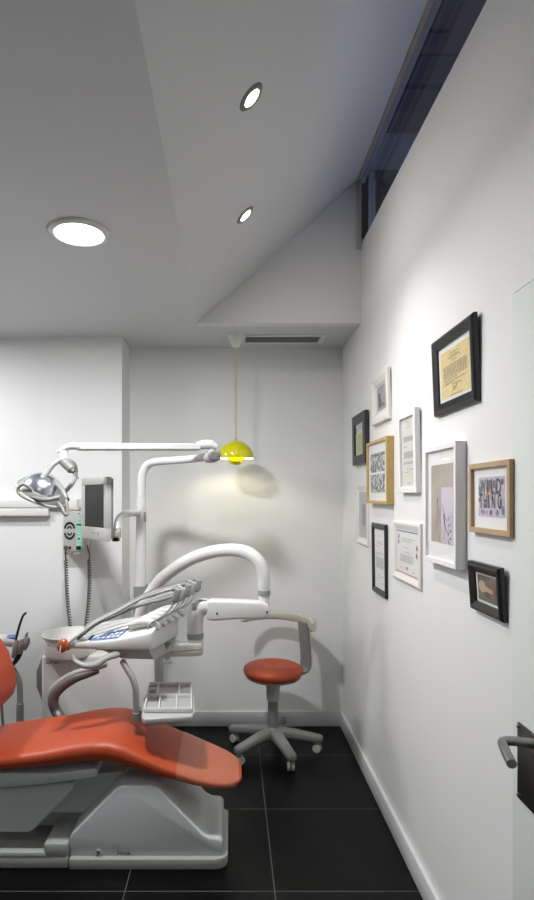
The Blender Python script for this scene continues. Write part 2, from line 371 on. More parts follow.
obj('grille', gr, m_dark, dv)
obj('display', Mesh().b2((dx(76.8), 3.535, dz(525.4)), (dx(81.2), 3.538, dz(524)), 0), m_black, dv)
obj('power_switch', Mesh().b2((dx(76.3), 3.534, dz(549.6)), (dx(81), 3.538, dz(546)), 0), m_black, dv)
for a_, b_, c_ in ((79, 538.7, .006), (79.3, 513.6, .004), (69.9, 547.7, .008)): obj('dial', Mesh().cyl((dx(a_), 3.534, dz(b_)), (dx(a_), 3.538, dz(b_)), c_, n=14), m_black, dv)
for q in (520.5, 529, 532, 535, 543): obj('marking', Mesh().b2((dx(77.4), 3.536, dz(q)+.001), (dx(80.6), 3.5372, dz(q)-.001)), m_mid, dv)
for q in (66, 71.5, 79.5): obj('slot', Mesh().b2((dx(q), 3.5355, dz(553.6)), (dx(q+1.4), 3.5455, dz(553.0))), m_black, dv)
obj('connector', Mesh().cyl((dx(66), 3.52, dz(547.5)), (dx(66), 3.54, dz(547.5)), .012, n=18, bev=.002), m_steel, dv)
def coil(a, b, r, turns, sag, n=7):
    pts = []; a = V(a); b = V(b)
    for k in range(turns*n+1):
        t = k/(turns*n); c = a.lerp(b, t)+V((sag*math.sin(math.pi*t), 0, 0))
        pts.append(c+V((r*math.cos(2*math.pi*k/n), r*math.sin(2*math.pi*k/n), 0)))
    return pts
c1 = Mesh().tube([at(66, 549, 3.515), at(65.5, 554, 3.50), at(66, 560, 3.50)], .004, n=8).tube(coil(at(66, 560, 3.50), at(70.5, 628, 3.40), .0105, 26, -.006), .0032, n=5, sub=1)
obj('coiled_cord', c1, m_dark, dv)
c2 = Mesh().tube([at(87, 545, 3.56), at(89.3, 554, 3.55), at(89, 560, 3.52)], .004, n=8).tube(coil(at(89, 560, 3.52), at(85.5, 628, 3.40), .0105, 26, .012), .0032, n=5, sub=1)
obj('coiled_cord', c2, m_dark, dv)

# ---------------------------------------------------------------- cuspidor unit with lamp pole
cu = thing('cuspidor_unit', 'white dental water unit with spittoon bowl behind the orange chair', 'dental unit', (-.74, 3.3, 0))
ux0 = at(41, 655, 3.15).x; ux1 = at(154.5, 655, 3.15).x; uz = at(41, 655.5, 3.15).z
obj('cabinet', Mesh().b2((ux0, 3.15, .05), (ux1, 3.50, uz), .018, 3), m_white, cu)
obj('plinth', Mesh().b2((ux0+.03, 3.17, 0), (ux1-.02, 3.48, .05), .004), m_plinth, cu)
obj('side_strip', Mesh().b2((ux1+.001, 3.17, .05), (ux1+.018, 3.40, uz-.01), .003), m_grey, cu)
obj('side_pod', Mesh().prism([(ux0+.004, .68), (ux0-.012, .67), (ux0-.04, .60), (ux0-.04, .51), (ux0-.004, .42), (ux0+.004, .42)], 1, 3.19, 3.36, .006), m_grey, cu)
bc = V((at(70, 640, 3.22).x, 3.22, 0))
obj('bowl_deck', Mesh().lathe([(.120, uz-.012), (.138, uz-.004), (.143, uz+.01), (.147, .766), (.130, .756), (.086, .7365)], bc, n=48, cap=False), m_white, cu)
obj('deck_rear', Mesh().b2((ux0+.10, 3.25, uz), (ux0+.46, 3.46, uz+.03), .012, 3), m_light, cu)
bowl = [(.05, .735), (.09, .738), (.128, .762), (.150, .795), (.155, .806), (.152, .812), (.146, .808), (.125, .785), (.09, .758), (.03, .748), (.001, .747)]
obj('spittoon_bowl', Mesh().lathe(bowl, bc, n=48), m_white, cu)
obj('cup_filler', Mesh().tube([(ux0+.30, 3.30, uz), (ux0+.30, 3.30, .80), (ux0+.27, 3.29, .84), (ux0+.235, 3.28, .835)], .007), m_chrome, cu)
obj('lettering', Mesh().text('Sense', .033, Matrix.Translation(at(52.3, 662, 3.1485))@Matrix.Rotation(R(90), 4, 'X')@Matrix.Diagonal((1, 1, 1, 1)).to_4x4()), m_ink, cu)
# pole
P = 3.32
def cxp(px): return (px-CX)/F*P
pb = Mesh().b2((cxp(134.5), 3.28, .70), (cxp(147), 3.36, at(140, 585.5, P).z), .004)
obj('pole_base', pb, m_grey, cu)
obj('pole', Mesh().cyl((cxp(140.5), P, at(140, 586, P).z), (cxp(141.3), P, at(140, 497.6, P).z), .033, .0275, n=28, bev=.002), m_whitem, cu)
obj('pole_clip', Mesh().b2((cxp(144.6), 3.30, at(0, 522, P).z), (cxp(146.3), 3.33, at(0, 511.5, P).z), .002), m_light, cu)

# operating lamp: lower arm, upper arm and head
ol = thing('operating_lamp', 'white jointed dental operating lamp with silver reflector over the chair', 'operating lamp', tuple(at(141.3, 497, P)))
obj('lower_arm', Mesh().tube([at(141.3, 497, P), at(141.6, 485, P), at(142.5, 474, P), at(147, 465.5, P-.005), at(156, 461.8, P-.03), at(180, 460, P-.09), at(206, 457.5, P-.16)], [.0235, .0235, .024, .024, .023, .022, .021], n=20, sub=8), m_whitem, ol)
jb = at(212, 456.5, 3.14)
j = Mesh().lathe([(.012, -.05), (.026, -.042), (.036, -.012), (.036, .012), (.026, .042), (.012, .05)], jb, (1, -.3, .18), 28)
obj('elbow_knuckle', j, m_light, ol)
obj('elbow_cap', Mesh().lathe([(.033, 0), (.033, .006), (.024, .012)], jb+V((.012, -.036, 0)), (.35, -1, 0), 24, sx=1.1, sy=.8), m_grey, ol)
obj('elbow_pin', Mesh().cyl(at(211.5, 455, 3.13), at(211.5, 448, 3.13), .019), m_white, ol)
YA, YB2 = 3.12, 2.80
ka = [at(217.5, 447.5, YA), at(211, 444.6, YA), at(204, 444.5, YA), at(197, 446, YA)]
obj('elbow_cover', Mesh().tube(ka, [.014, .026, .026, .022], n=18), m_white, ol)
a0 = at(199, 447, 3.10); a1 = at(76, 446.5, YB2)
d = (a1-a0).normalized(); side = d.cross(V((0, 0, 1))).normalized(); upv = side.cross(d)
def bar(M_, p, q, hw, hh, ch):
    rings = []
    for c, s in ((p, 1), (q, 1)):
        rings.append([c+side*x+upv*z for x, z in ((-hw, -hh+ch), (-hw+ch, -hh), (hw-ch, -hh), (hw, -hh+ch), (hw, hh-ch), (hw-ch, hh), (-hw+ch, hh), (-hw, hh-ch))])
    M_.loft(rings)
am = Mesh(); bar(am, a0, a1, .02, .0175, .006); obj('upper_arm', am, m_whitem, ol)
am = Mesh(); bar(am, a0.lerp(a1, .02)+V((0, 0, -.0175)), a0.lerp(a1, .98)+V((0, 0, -.0175)), .014, .004, .001); obj('arm_channel', am, m_light, ol)
obj('nose_cover', Mesh().tube([at(80, 446.5, YB2), at(70, 446.5, YB2), at(63, 449.5, YB2), at(57, 452, YB2)], [.020, .021, .015, .006], n=18, flat=.8), m_white, ol)
obj('swivel', Mesh().cyl(at(63.5, 451, YB2), at(63.5, 460, YB2), .020, bev=.003), m_white, ol)
YH = YB2
obj('yoke', Mesh().tube([at(62, 459, YH), at(53, 464.5, YH-.03), at(44, 476, YH-.06), at(37, 484.5, YH-.09), at(31, 489.5, YH-.10)], [.013, .014, .014, .015, .016], n=16).tube([at(67, 460, YH+.02), at(74, 465, YH+.05), at(75.5, 473, YH+.07), at(73, 482, YH+.06), at(66, 491, YH+.04)], [.012, .013, .012, .012, .010], n=16), m_lg2, ol)
obj('yoke_motor', Mesh().cyl(at(62.5, 461, YH-.02), at(72.5, 470.5, YH-.04), .022, bev=.005), m_grey, ol)
obj('lever', Mesh().cyl(at(71, 469, YH-.045), at(74, 472, YH-.05), .012).tube([at(74, 471, YH-.05), at(78.5, 479, YH-.05)], .0035, n=8), m_mid, ol)
hn = V((.47, -.30, .82)).normalized(); hc = at(42, 493, YH-.02)
obj('lamp_body', Mesh().lathe([(.094, .036), (.104, .034), (.118, .016), (.124, .004), (.122, -.004), (.105, -.010)], hc, hn, 48, cap=False), m_grey, ol)
obj('reflector', Mesh().lathe([(.001, .096), (.030, .093), (.055, .084), (.078, .066), (.092, .045), (.098, .030)], hc, hn, 44, cap=False), m_mirror, ol)
obj('front_lens', Mesh().lathe([(.122, -.006), (.10, -.022), (.06, -.034), (.02, -.038), (.001, -.038)], hc, hn, 44, cap=False), m_lens, ol)
# rim handles and the ring they hang from
q = hn.to_track_quat('Z', 'Y').to_matrix()
obj('rim_band', Mesh().tube([hc+q@V((.128*math.cos(t), .128*math.sin(t), .004)) for t in [R(k*15) for k in range(0, 361, 1)][:25]], .006, n=8, sub=2, round_=False), m_light, ol)
obj('handle', Mesh().tube([at(32, 490, YH-.13), at(24.5, 484.5, YH-.14), at(19, 487, YH-.14), at(18, 492, YH-.14), at(23, 497, YH-.15), at(31.5, 501, YH-.15)], [.006, .007, .007, .007, .006, .005], n=12), m_grey, ol)
obj('handle', Mesh().tube([at(60, 500, YH-.10), at(59, 504, YH-.13), at(62.5, 509, YH-.15), at(65, 514.5, YH-.16), at(67.3, 513.5, YH-.15), at(66.5, 503, YH-.13), at(63.5, 497, YH-.10)], [.013, .012, .010, .008, .007, .009, .011], n=12), m_grey, ol)
obj('side_bracket', Mesh().tube([at(55, 481, YH-.05), at(62, 490, YH-.09), at(66, 499, YH-.11)], [.012, .014, .015], n=14).cyl(at(62.5, 499, YH-.09), at(62.5, 499, YH-.13), .017).tube([at(31, 497, YH-.13), at(45, 500, YH-.15), at(60, 497, YH-.12)], [.008, .011, .010], n=14), m_grey, ol)
obj('knob', Mesh().cyl(at(67, 499.5, YH-.10), at(69, 500.2, YH-.10), .006), m_black, ol)

# ---------------------------------------------------------------- monitor on the pole
TL = V((-.863, 3.27, 0)); TR_ = V((-.658, 3.0, 0)); e = (TR_-TL).normalized(); nb = V((.8, .6, 0))
mo = thing('monitor', 'light grey flat monitor with dark screen held on an arm left of the pole', 'monitor', (-.74, 3.13, 1.34))
zb_, zt_ = EYE-(541.5-CY)/F*3.0, EYE-(476.5-CY)/F*3.0
def mq(u, z, dpt): return TL+(TR_-TL)*u+nb*dpt+V((0, 0, z))
def slab(M_, u0, u1, z0, z1, d0, d1, bev):
    bm = bmesh.new(); vs = [bm.verts.new(mq(u, z, dd)) for dd in (d0, d1) for (u, z) in ((u0, z0), (u1, z0), (u1, z1), (u0, z1))]
    for f in ((0, 1, 2, 3), (7, 6, 5, 4), (0, 4, 5, 1), (1, 5, 6, 2), (2, 6, 7, 3), (3, 7, 4, 0)): bm.faces.new([vs[i] for i in f])
    M_._bev(bm, bev, 2); return M_
H = zt_-zb_
mb = Mesh(); sx0, sx1, sz0, sz1 = .115, .885, zb_+.20*H, zb_+.88*H
slab(mb, 0, 1, zb_, sz0, 0, .028, .004); slab(mb, 0, 1, sz1, zt_, 0, .028, .004); slab(mb, 0, sx0, sz0, sz1, 0, .028, .003); slab(mb, sx1, 1, sz0, sz1, 0, .028, .003)
obj('bezel', mb, m_light, mo)
obj('back_shell', slab(Mesh(), .02, .98, zb_+.008, zt_-.008, .024, .045, .008), m_grey, mo)
obj('screen', slab(Mesh(), sx0-.01, sx1+.01, sz0-.003, sz1+.003, .006, .02, 0), m_screen, mo)
obj('power_button', slab(Mesh(), .66, .70, zb_+.032, zb_+.042, -.002, .002, 0), m_mid, mo)
obj('badge', slab(Mesh(), .44, .58, zb_+.034, zb_+.040, -.0008, .002, 0), m_grey, mo)
obj('support_arm', Mesh().tube([at(139, 513.3, 3.29), at(132, 513.2, 3.27), at(123.5, 514.5, 3.22), at(118.5, 519.5, 3.18), at(116.8, 529, 3.15)], .0185, n=18, sub=8), m_whitem, mo)
obj('bracket', Mesh().box(at(117, 533, 3.15), (.04, .05, .06), .006).box(at(114, 534, 3.12), (.05, .05, .03), .004), m_beige, mo)
obj('bracket_foot', Mesh().box(at(116, 539.5, 3.14), (.035, .045, .02), .004), m_dark, mo)

# ---------------------------------------------------------------- dental chair
ch = thing('dental_chair', 'orange reclining dental chair on a white and grey floor base', 'dental chair', (-.6, 2.64, 0))
secs = [(-1.17, 2.50, 2.76, .41, .44), (-1.15, 2.44, 2.82, .395, .46), (-1.08, 2.415, 2.85, .393, .47), (-.95, 2.41, 2.86, .40, .487), (-.80, 2.41, 2.86, .412, .508), (-.68, 2.41, 2.86, .423, .535),
        (-.60, 2.41, 2.86, .43, .546), (-.53, 2.41, 2.86, .428, .547), (-.46, 2.412, 2.86, .410, .53), (-.38, 2.414, 2.855, .388, .49), (-.30, 2.416, 2.85, .366, .452), (-.22, 2.42, 2.84, .345, .418),
        (-.15, 2.424, 2.83, .328, .390), (-.08, 2.435, 2.81, .314, .366), (-.02, 2.455, 2.78, .304, .350), (.025, 2.49, 2.735, .300, .338), (.048, 2.54, 2.68, .303, .328)]
def ring(X, yn, yf, zb, zt, g=0, e=3.2, n=36, a0=0, a1=360):
    c = V((X, (yn+yf)/2, (zb+zt)/2)); hy = (yf-yn)/2+g; hz = (zt-zb)/2+g; out = []
    for k in range(n+(1 if a1-a0 < 360 else 0)):
        a = R(a0+(a1-a0)*k/n); ca, sa = math.cos(a), math.sin(a)
        y = math.copysign(abs(ca)**(2/e), ca)*hy; z = math.copysign(abs(sa)**(2/e), sa)*hz
        dip = -.008*(1-(y/hy)**2) if sa > .3 else 0
        out.append(c+V((0, y, z+dip)))
    return out
def interp(X):
    for a, b in zip(secs, secs[1:]):
        if a[0] <= X <= b[0]:
            t = (X-a[0])/(b[0]-a[0]); return [x+(y-x)*t for x, y in zip(a, b)]
seat = obj('seat', Mesh().loft([ring(*s) for s in secs]), m_orange, ch, smooth=60)
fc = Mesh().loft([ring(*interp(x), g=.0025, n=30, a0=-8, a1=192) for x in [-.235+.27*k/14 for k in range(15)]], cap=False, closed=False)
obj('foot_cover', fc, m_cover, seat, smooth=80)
back = [(-1.145, .553), (-1.10, .575), (-1.065, .62), (-1.052, .66), (-1.057, .72), (-1.091, .824), (-1.14, .90), (-1.24, 1.03), (-1.36, 1.17), (-1.46, 1.10), (-1.36, .98), (-1.28, .85), (-1.24, .72), (-1.22, .60), (-1.19, .56)]
obj('backrest', Mesh().prism(back, 1, 2.45, 2.80, .03, 4), m_orange, ch, smooth=60)
obj('backrest_support', Mesh().prism([(-1.40, .42), (-1.22, .44), (-1.20, .60), (-1.25, .80), (-1.30, .92), (-1.34, .90), (-1.30, .7), (-1.40, .5)], 1, 2.55, 2.75, .01), m_plinth, ch)
N0 = 2.45
def poly_at(pts, Y): return [(at(a, b, Y).x, at(a, b, Y).z) for a, b in pts]
sf = poly_at([(-30, 772), (0, 773), (50, 774), (95, 769), (97, 772), (96, 777.5), (70, 781), (40, 785), (0, 788), (-30, 787)], 2.44)
obj('seat_frame', Mesh().prism(sf, 1, 2.44, 2.82, .006), m_bgrey, ch)
obj('frame_button', Mesh().cyl(at(50, 779.3, 2.443), at(50, 779.3, 2.436), .012, n=18), m_light, ch)
la = poly_at([(-60, 790), (0, 789), (40, 786), (70, 782), (74, 786), (70, 793), (36, 828), (29, 833), (0, 833), (-60, 828)], 2.48)
obj('lift_arm', Mesh().prism(la, 1, 2.48, 2.78, .012, 3), m_bgrey, ch)
l1 = poly_at([(60, 790), (78, 775), (140, 770), (125, 788), (94, 813), (50, 813)], 2.56)
obj('linkage_cover', Mesh().prism(l1, 1, 2.56, 2.74, .006), m_bgrey, ch)
l2 = poly_at([(47, 812), (93, 812), (78, 826), (20, 826), (30, 818)], 2.60)
obj('lower_linkage', Mesh().prism(l2, 1, 2.60, 2.72, .004), m_plinth, ch)
# floor base
hx = lambda px: (px-CX)/F*2.42
hump = [(hx(69), .04), (hx(69), .118), (hx(70.5), .135), (hx(116), .335), (hx(121), .345), (hx(150), .345), (hx(158), .335), (hx(203), .135), (hx(209), .122), (hx(219), .118), (hx(222.5), .105), (hx(223), .04)]
hp = Mesh().prism(hump, 1, 2.425, 2.78, .012, 3)
bc_ = obj('base_cover', hp, m_bgrey, ch, smooth=45)
obj('plinth', Mesh().prism([(hx(70), 2.402), (hx(216), 2.402), (hx(222), 2.41), (hx(226), 2.425), (hx(228), 2.45), (hx(228), 2.78), (hx(222), 2.80), (hx(70), 2.80)], 2, 0, .045, .005), m_plinth, ch)
bp_ = Mesh().b2((-1.60, 2.412, 0), (hx(69)-.002, 2.80, .045), .005)
bp_.b2((-1.60, 2.412, .04), (-.76, 2.45, .068), .01).b2((-.80, 2.412, .04), (hx(69)-.002, 2.80, .105), .014)
obj('rear_base', bp_, m_plinth, ch)
obj('base_socket', Mesh().cyl((hx(98.5), 2.425, at(0, 852.5, 2.42).z), (hx(98.5), 2.418, at(0, 852.5, 2.42).z), .012, n=20), m_light, ch)
obj('socket_hole', Mesh().cyl((hx(98.5), 2.42, at(0, 852.5, 2.42).z), (hx(98.5), 2.4165, at(0, 852.5, 2.42).z), .004, n=12), m_black, ch)
obj('lettering', Mesh().text('Sense', .026, Matrix.Translation(at(123.5, 853, 2.4235))@Matrix.Rotation(R(90), 4, 'X')), m_ink, ch)
YR = 2.96
ar = [at(106, 664.5, YR), at(96, 667.5, YR), at(84, 670.5, YR), at(72, 674.5, YR), at(60, 682, YR), at(52.5, 690, YR), at(51, 699, YR), at(54, 707, YR), at(60, 716, YR-.03), at(64, 730, YR-.06)]
obj('armrest', Mesh().tube(ar, [.018, .020, .020, .020, .021, .023, .023, .022, .022, .022], n=18, flat=.8), m_lg2, ch)
ar2 = [p+V((.016, -.012, -.018)) for p in ar[1:-1]]
obj('armrest_grip', Mesh().tube(ar2, [.010, .019, .023, .026, .028, .027, .026, .024], n=16), m_taupe, ch)

# ---------------------------------------------------------------- delivery unit: arch arm, spring arm, instrument console
du = thing('instrument_delivery_unit', 'white instrument console with hoses carried on a big arched arm', 'dental unit', tuple(at(268, 600, 2.86)-V((0, 0, 0))))
arch = [at(139, 642, 3.26), at(139.5, 622, 3.26), at(144.5, 604, 3.235), at(158, 583, 3.18), at(172, 570.5, 3.13), at(190, 559.5, 3.07), at(210, 552.5, 3.01), at(230, 550, 2.95), at(247, 552.5, 2.90), at(258.5, 561.5, 2.87), at(263.5, 575, 2.86), at(264, 591, 2.86)]
obj('arched_arm', Mesh().tube(arch, [.036, .036, .035, .035, .034, .034, .034, .034, .034, .033, .031, .030], n=28, sub=8), m_white, du)
obj('arm_mount', Mesh().b2(V((-.57, 3.21, .69)), V((-.48, 3.31, .80)), .01), m_white, du)
obj('swivel_ring', Mesh().cyl(at(264, 590, 2.86), at(264, 595.5, 2.86), .032, bev=.002), m_lg2, du)
obj('swivel_post', Mesh().cyl(at(264, 595.5, 2.86), at(264, 608, 2.86), .029), m_white, du)
YS = 2.80
sa = poly_at([(207, 602), (212, 600.6), (240, 601.5), (262, 602.5), (268, 605), (270.5, 610), (269, 616), (264, 619.5), (240, 619.5), (210, 621.5), (206, 619)], YS)
obj('spring_arm', Mesh().prism(sa, 1, YS, YS+.085, .014, 3), m_white, du, smooth=50)
for a, b in ((217, 613.5), (267, 612.3)): obj('screw', Mesh().lathe([(.006, 0), (.006, .002), (.004, .002)], at(a, b, YS-.0005), (0, -1, 0), 14, sx=.7), m_dark, du)
kk = [at(208, 607, YS+.04), at(201, 607, YS+.04), at(196, 613, YS+.04), at(195, 622, YS+.04), at(195.3, 633, YS+.04)]
obj('elbow', Mesh().tube(kk, [.040, .042, .043, .042, .0405], n=26, sub=6), m_white, du)
for k in range(3): obj('grip_rib', Mesh().box(at(193.5+k*.6, 604.5+k*2.2, YS-.002), (.022, .004, .005), .0015), m_grey, du)
obj('release_catch', Mesh().box(at(203, 600, YS+.03), (.04, .03, .006), .002), m_grey, du)
obj('elbow_ring', Mesh().cyl(at(195.3, 632.5, YS+.04), at(195.3, 638.5, YS+.04), .042, bev=.002), m_lg2, du)
obj('elbow_foot', Mesh().cyl(at(195.3, 638.5, YS+.04), at(195.3, 650, YS+.04), .0405), m_white, du)
pz0, pz1, pzm = at(0, 655, 2.82).z, at(0, 642.5, 2.82).z, at(0, 649.5, 2.82).z
plan = [(at(150, 0, 2.78).x, 2.77), (at(196, 0, 2.8).x, 2.79), (at(202, 0, 2.8).x, 2.81), (at(203, 0, 2.8).x, 2.85), (at(199, 0, 2.8).x, 2.885), (at(190, 0, 2.8).x, 2.89), (at(150, 0, 2.78).x, 2.87)]
obj('support_plate', Mesh().prism(plan, 2, pzm, pz1, .008, 3), m_white, du)
obj('plate_underside', Mesh().prism(plan, 2, pz0, pzm, .007, 3), m_beige, du)
# console body
A, B, C_, D_ = V((-.765, 2.60, 0)), V((-.36, 2.575, 0)), V((-.262, 2.86, 0)), V((-.70, 2.86, 0))
def cs(s):
    s_ = max(0, min(1, s)); zb = .882-.0*s_; lip = .028+.055*s_**2; ts = .40-.22*s_**2; zt = .925+.072*s_**.9
    return A.lerp(B, s), D_.lerp(C_, s), zb, lip, ts, zt
def cring(s, shrink=0):
    n_, f_, zb, lip, ts, zt = cs(s)
    pr = [(.04, zb), (.01, zb+.004), (0, zb+.012), (.0, zb+lip-.008), (.012, zb+lip), *[(.012+(ts-.012)*q_, zb+lip+q_*(zt-.006-zb-lip)) for q_ in (.25, .5, .75)], (ts, zt-.006), (ts+.07, zt+.001), (.55, zt+.010), (.8, zt+.017), (.94, zt+.014), (.985, zt+.002), (1, zt-.03), (1, zb+.012), (.985, zb+.003), (.95, zb)]
    cz = (zb+zt)/2
    return [n_.lerp(f_, .5+(t-.5)*(1-shrink))+V((0, 0, cz+(z-cz)*(1-shrink))) for t, z in pr]
cb = Mesh().loft([cring(-.045, .55), cring(-.03, .25), cring(0, .06), cring(.03)]+[cring(.03+.94*k/14) for k in range(1, 15)]+[cring(.985, .01), cring(1.0, .06), cring(1.005, .14)])
body = obj('console_body', cb, m_white, du, smooth=50)
def slope(s, u, off=.0015):
    n_, f_, zb, lip, ts, zt = cs(s); t0, z0, t1, z1 = .012, zb+lip, ts, zt-.006
    p = n_.lerp(f_, t0+(t1-t0)*u)+V((0, 0, z0+(z1-z0)*u)); d1 = (f_-n_)*(t1-t0)+V((0, 0, z1-z0)); nn = (B-A).cross(d1).normalized()
    return p+nn*off
def patch(M_, corners, n=8, off=.0015, th=.0015):
    (a, b, c, d) = corners; rings = []
    for k in range(n+1):
        t = k/n; lo = (a[0]+(b[0]-a[0])*t, a[1]+(b[1]-a[1])*t); hi = (d[0]+(c[0]-d[0])*t, d[1]+(c[1]-d[1])*t)
        rings.append([slope(lo[0]+(hi[0]-lo[0])*j/6, lo[1]+(hi[1]-lo[1])*j/6, off) for j in range(7)]+[slope(lo[0]+(hi[0]-lo[0])*j/6, lo[1]+(hi[1]-lo[1])*j/6, off-th) for j in range(6, -1, -1)])
    M_.loft(rings); return M_
kp = obj('keypad', patch(Mesh(), ((.27, .12), (.60, .10), (.66, .88), (.43, .88)), 8, .003, .004), m_blue, du)
for r_, u in enumerate((.26, .50, .74)):
    for c in range(3):
        q_ = .475+c*.055+r_*.012; obj('key', patch(Mesh(), ((q_-.019, u-.08), (q_+.019, u-.08), (q_+.019, u+.08), (q_-.019, u+.08)), 2, .0045, .002), m_white, kp)
for r_, u in enumerate((.28, .5)):
    for c in range(2):
        q_ = .355+c*.055+r_*.012; obj('key', patch(Mesh(), ((q_-.016, u-.07), (q_+.016, u-.07), (q_+.016, u+.07), (q_-.016, u+.07)), 2, .0045, .002), m_white, kp)
obj('indicator', patch(Mesh(), ((.235, .25), (.265, .25), (.268, .6), (.238, .6)), 3, .004, .003), mat('indicator_navy', (40, 52, 110), .4, noise=.02), du)
# underside pieces
un = Mesh()
g = [A.lerp(B, .35)+V((0, .03, .884)), B+V((-.02, .02, .884)), C_+V((-.01, -.03, .884)), D_.lerp(C_, .4)+V((0, -.04, .884))]
cc = sum(g, V())/4
lo = [cc+(p-cc)*.62+V((.05, -.03, -.052)) for p in g]
un.loft([g, lo]); obj('console_underside', un, m_light, du)
obj('under_bracket', Mesh().prism([(-.42, .83), (-.33, .82), (-.28, .885), (-.36, .885)], 1, 2.72, 2.86, .004).b2((-.36, 2.76, .815), (-.315, 2.88, .885), .003), m_grey, du)
obj('console_handle', Mesh().tube([at(73, 655.5, 2.55), at(76, 661.5, 2.54), at(86, 665.5, 2.535), at(97, 664, 2.54), at(106, 658, 2.56), at(118, 654, 2.60)], [.008, .014, .017, .018, .018, .02], n=16, flat=.75), m_lg2, du)
# whip arms, holders and hoses
whips = []
for k in range(5):
    t = k/4
    bpt = V((-.372+.10*t, 2.61+.21*t, .985+.012*t)); tip = at(175.5+5.3*k, 595-2.5*k+(1.2 if k == 1 else 0), 2.62+.055*k)
    wm = Mesh().tube([bpt+V((-.012, 0, -.012)), bpt+V((.0, 0, .012)), bpt.lerp(tip, .5)+V((.008, 0, -.018)), tip+V((-.012, 0, -.045)), tip], .0052, n=10)
    whips.append((bpt, tip)); obj('whip_arm', wm, m_light, du)
    hd_ = Mesh()
    tilt = Matrix.Rotation(R(14), 3, 'Y')
    hd_.box(tip+V((.004, 0, -.002)), (.034, .026, .066), .010, tilt, 3).box(tip+V((-.006, 0, .026)), (.026, .022, .022), .008, tilt, 2)
    obj('hose_holder', hd_, m_lg2 if k % 2 == 0 else m_light, du)
ends = [at(72, 641, 2.60), at(70, 640, 2.63), at(75, 637, 2.67), at(72, 638, 2.70), at(78, 634, 2.74)]
for k, (bpt, tip) in enumerate(whips):
    e_ = ends[k]
    Yk = 2.62+.05*k
    mid = [at(160+k*4.2, 592.5-k*2.2, Yk), at(141+k*2, 599-k*1.7, Yk), at(117+k, 612-k*1.2, 2.62+.04*k), at(94, 624-k*.8, 2.61+.035*k)]
    obj('hose', Mesh().tube([tip+V((.016, 0, -.02)), tip+V((.012, 0, .022)), tip+V((-.008, 0, .028))]+mid+[e_], .0058, n=10, sub=6), [m_light, m_grey, m_light, m_mid, m_grey][k], du)
    mid = [at(163+k*4.4, 600-k*2.6, Yk), at(141+k*2, 605.5-k*1.5, Yk), at(117+k, 615.5-k*1.0, 2.63+.04*k), at(96, 625-k*.8, 2.62+.035*k)]
    obj('hose', Mesh().tube([tip+V((.010, 0, -.03)), tip+V((-.014, 0, -.010))]+mid+[e_+V((.02, .02, .002))], .0048, n=10, sub=6), [m_mid, m_light, m_grey, m_light, m_light][k], du)
for k in range(5):
    t = k/4; c0 = V((-.388+.10*t, 2.63+.2*t, .996+.022*t))
    obj('hose_rest', Mesh().tube([c0+V((-.085, 0, -.012)), c0+V((-.03, 0, .002)), c0+V((.02, 0, .0)), c0+V((.055, 0, -.025))], [.012, .019, .020, .015], n=14), m_white, du)
hp_ = Mesh().tube([at(84, 630, 2.64), at(74, 637.5, 2.60), at(66, 643.5, 2.57), at(61, 646.5, 2.555)], [.011, .013, .011, .006], n=14)
obj('curing_handpiece', hp_, m_beige, du)
obj('amber_shield', Mesh().lathe([(.008, .006), (.022, .003), (.030, -.004), (.031, -.001), (.023, .007), (.008, .010)], at(62.5, 645.5, 2.552), (-.45, -.8, .35), 30, cap=False, sx=1.1), m_amber, du)
obj('amber_cuff', Mesh().box(at(67, 647.5, 2.575), (.03, .03, .022), .006), m_amber, du)
obj('light_tip', Mesh().tube([at(61, 646, 2.545), at(60.5, 650, 2.54), at(59.5, 653.5, 2.54)], [.004, .0035, .003], n=8), m_white, du)
# tray holder
obj('tray_post', Mesh().cyl(at(123, 660, 2.62), at(123, 663, 2.62), .010).tube([at(122.5, 661, 2.62), at(127, 669, 2.60), at(132.5, 678, 2.58), at(135.5, 688, 2.57), at(136, 700, 2.57), at(136.5, 716, 2.57)], .0145, n=16), m_lg2, du)
obj('tray_post_collar', Mesh().cyl(at(136.5, 712, 2.57), at(136.5, 720, 2.57), .0195, bev=.002), m_grey, du)
ty = thing('instrument_tray', 'white compartment tray on a grey bracket above the chair foot end', 'tray', tuple(at(169, 720, 2.62)))
tz = at(0, 717, 2.52).z
def tl(px, py, z):   # point on a level plane z seen at px,py
    Y = (EYE-z)*F/(py-CY); return ((px-CX)/F*Y, Y)
zt2 = at(0, 713.5, 2.50).z
base_pl = [tl(141.5, 715, zt2), tl(144, 719, zt2), tl(192, 716, zt2), tl(195.5, 711, zt2), tl(194, 692, zt2), tl(188, 687, zt2), tl(150, 688, zt2), tl(143.5, 697, zt2)]
obj('tray_base', Mesh().prism(base_pl, 2, zt2-.028, zt2, .008, 3), m_light, ty)
ins = [tl(144.5, 713, zt2), tl(191.5, 713, zt2), tl(191, 686.5, zt2), tl(149.5, 686.5, zt2)]
obj('insert_floor', Mesh().prism(ins, 2, zt2, zt2+.004), m_light, ty)
wl = Mesh()
def I(u, v):
    a = V(ins[0]).lerp(V(ins[1]), u); b = V(ins[3]).lerp(V(ins[2]), u); return a.lerp(b, v)
def wall_seg(u0, v0, u1, v1, h=.022, th=.003):
    a, b = I(u0, v0), I(u1, v1); dd = (b-a).normalized(); nn = V((-dd.y, dd.x))*th
    wl.prism([tuple(a-nn), tuple(b-nn), tuple(b+nn), tuple(a+nn)], 2, zt2+.003, zt2+h, .0012)
for sg in ((0, 0, 1, 0), (1, 0, 1, 1), (0, 1, 1, 1), (0, 0, 0, 1), (0, .52, 1, .52), (.3, 0, .3, .52), (.68, 0, .68, .52), (.22, .52, .22, 1), (.72, .52, .72, 1), (0, .76, .22, .76)): wall_seg(*sg)
obj('divider', wl, m_white, ty)
tj = at(137, 717, 2.57)
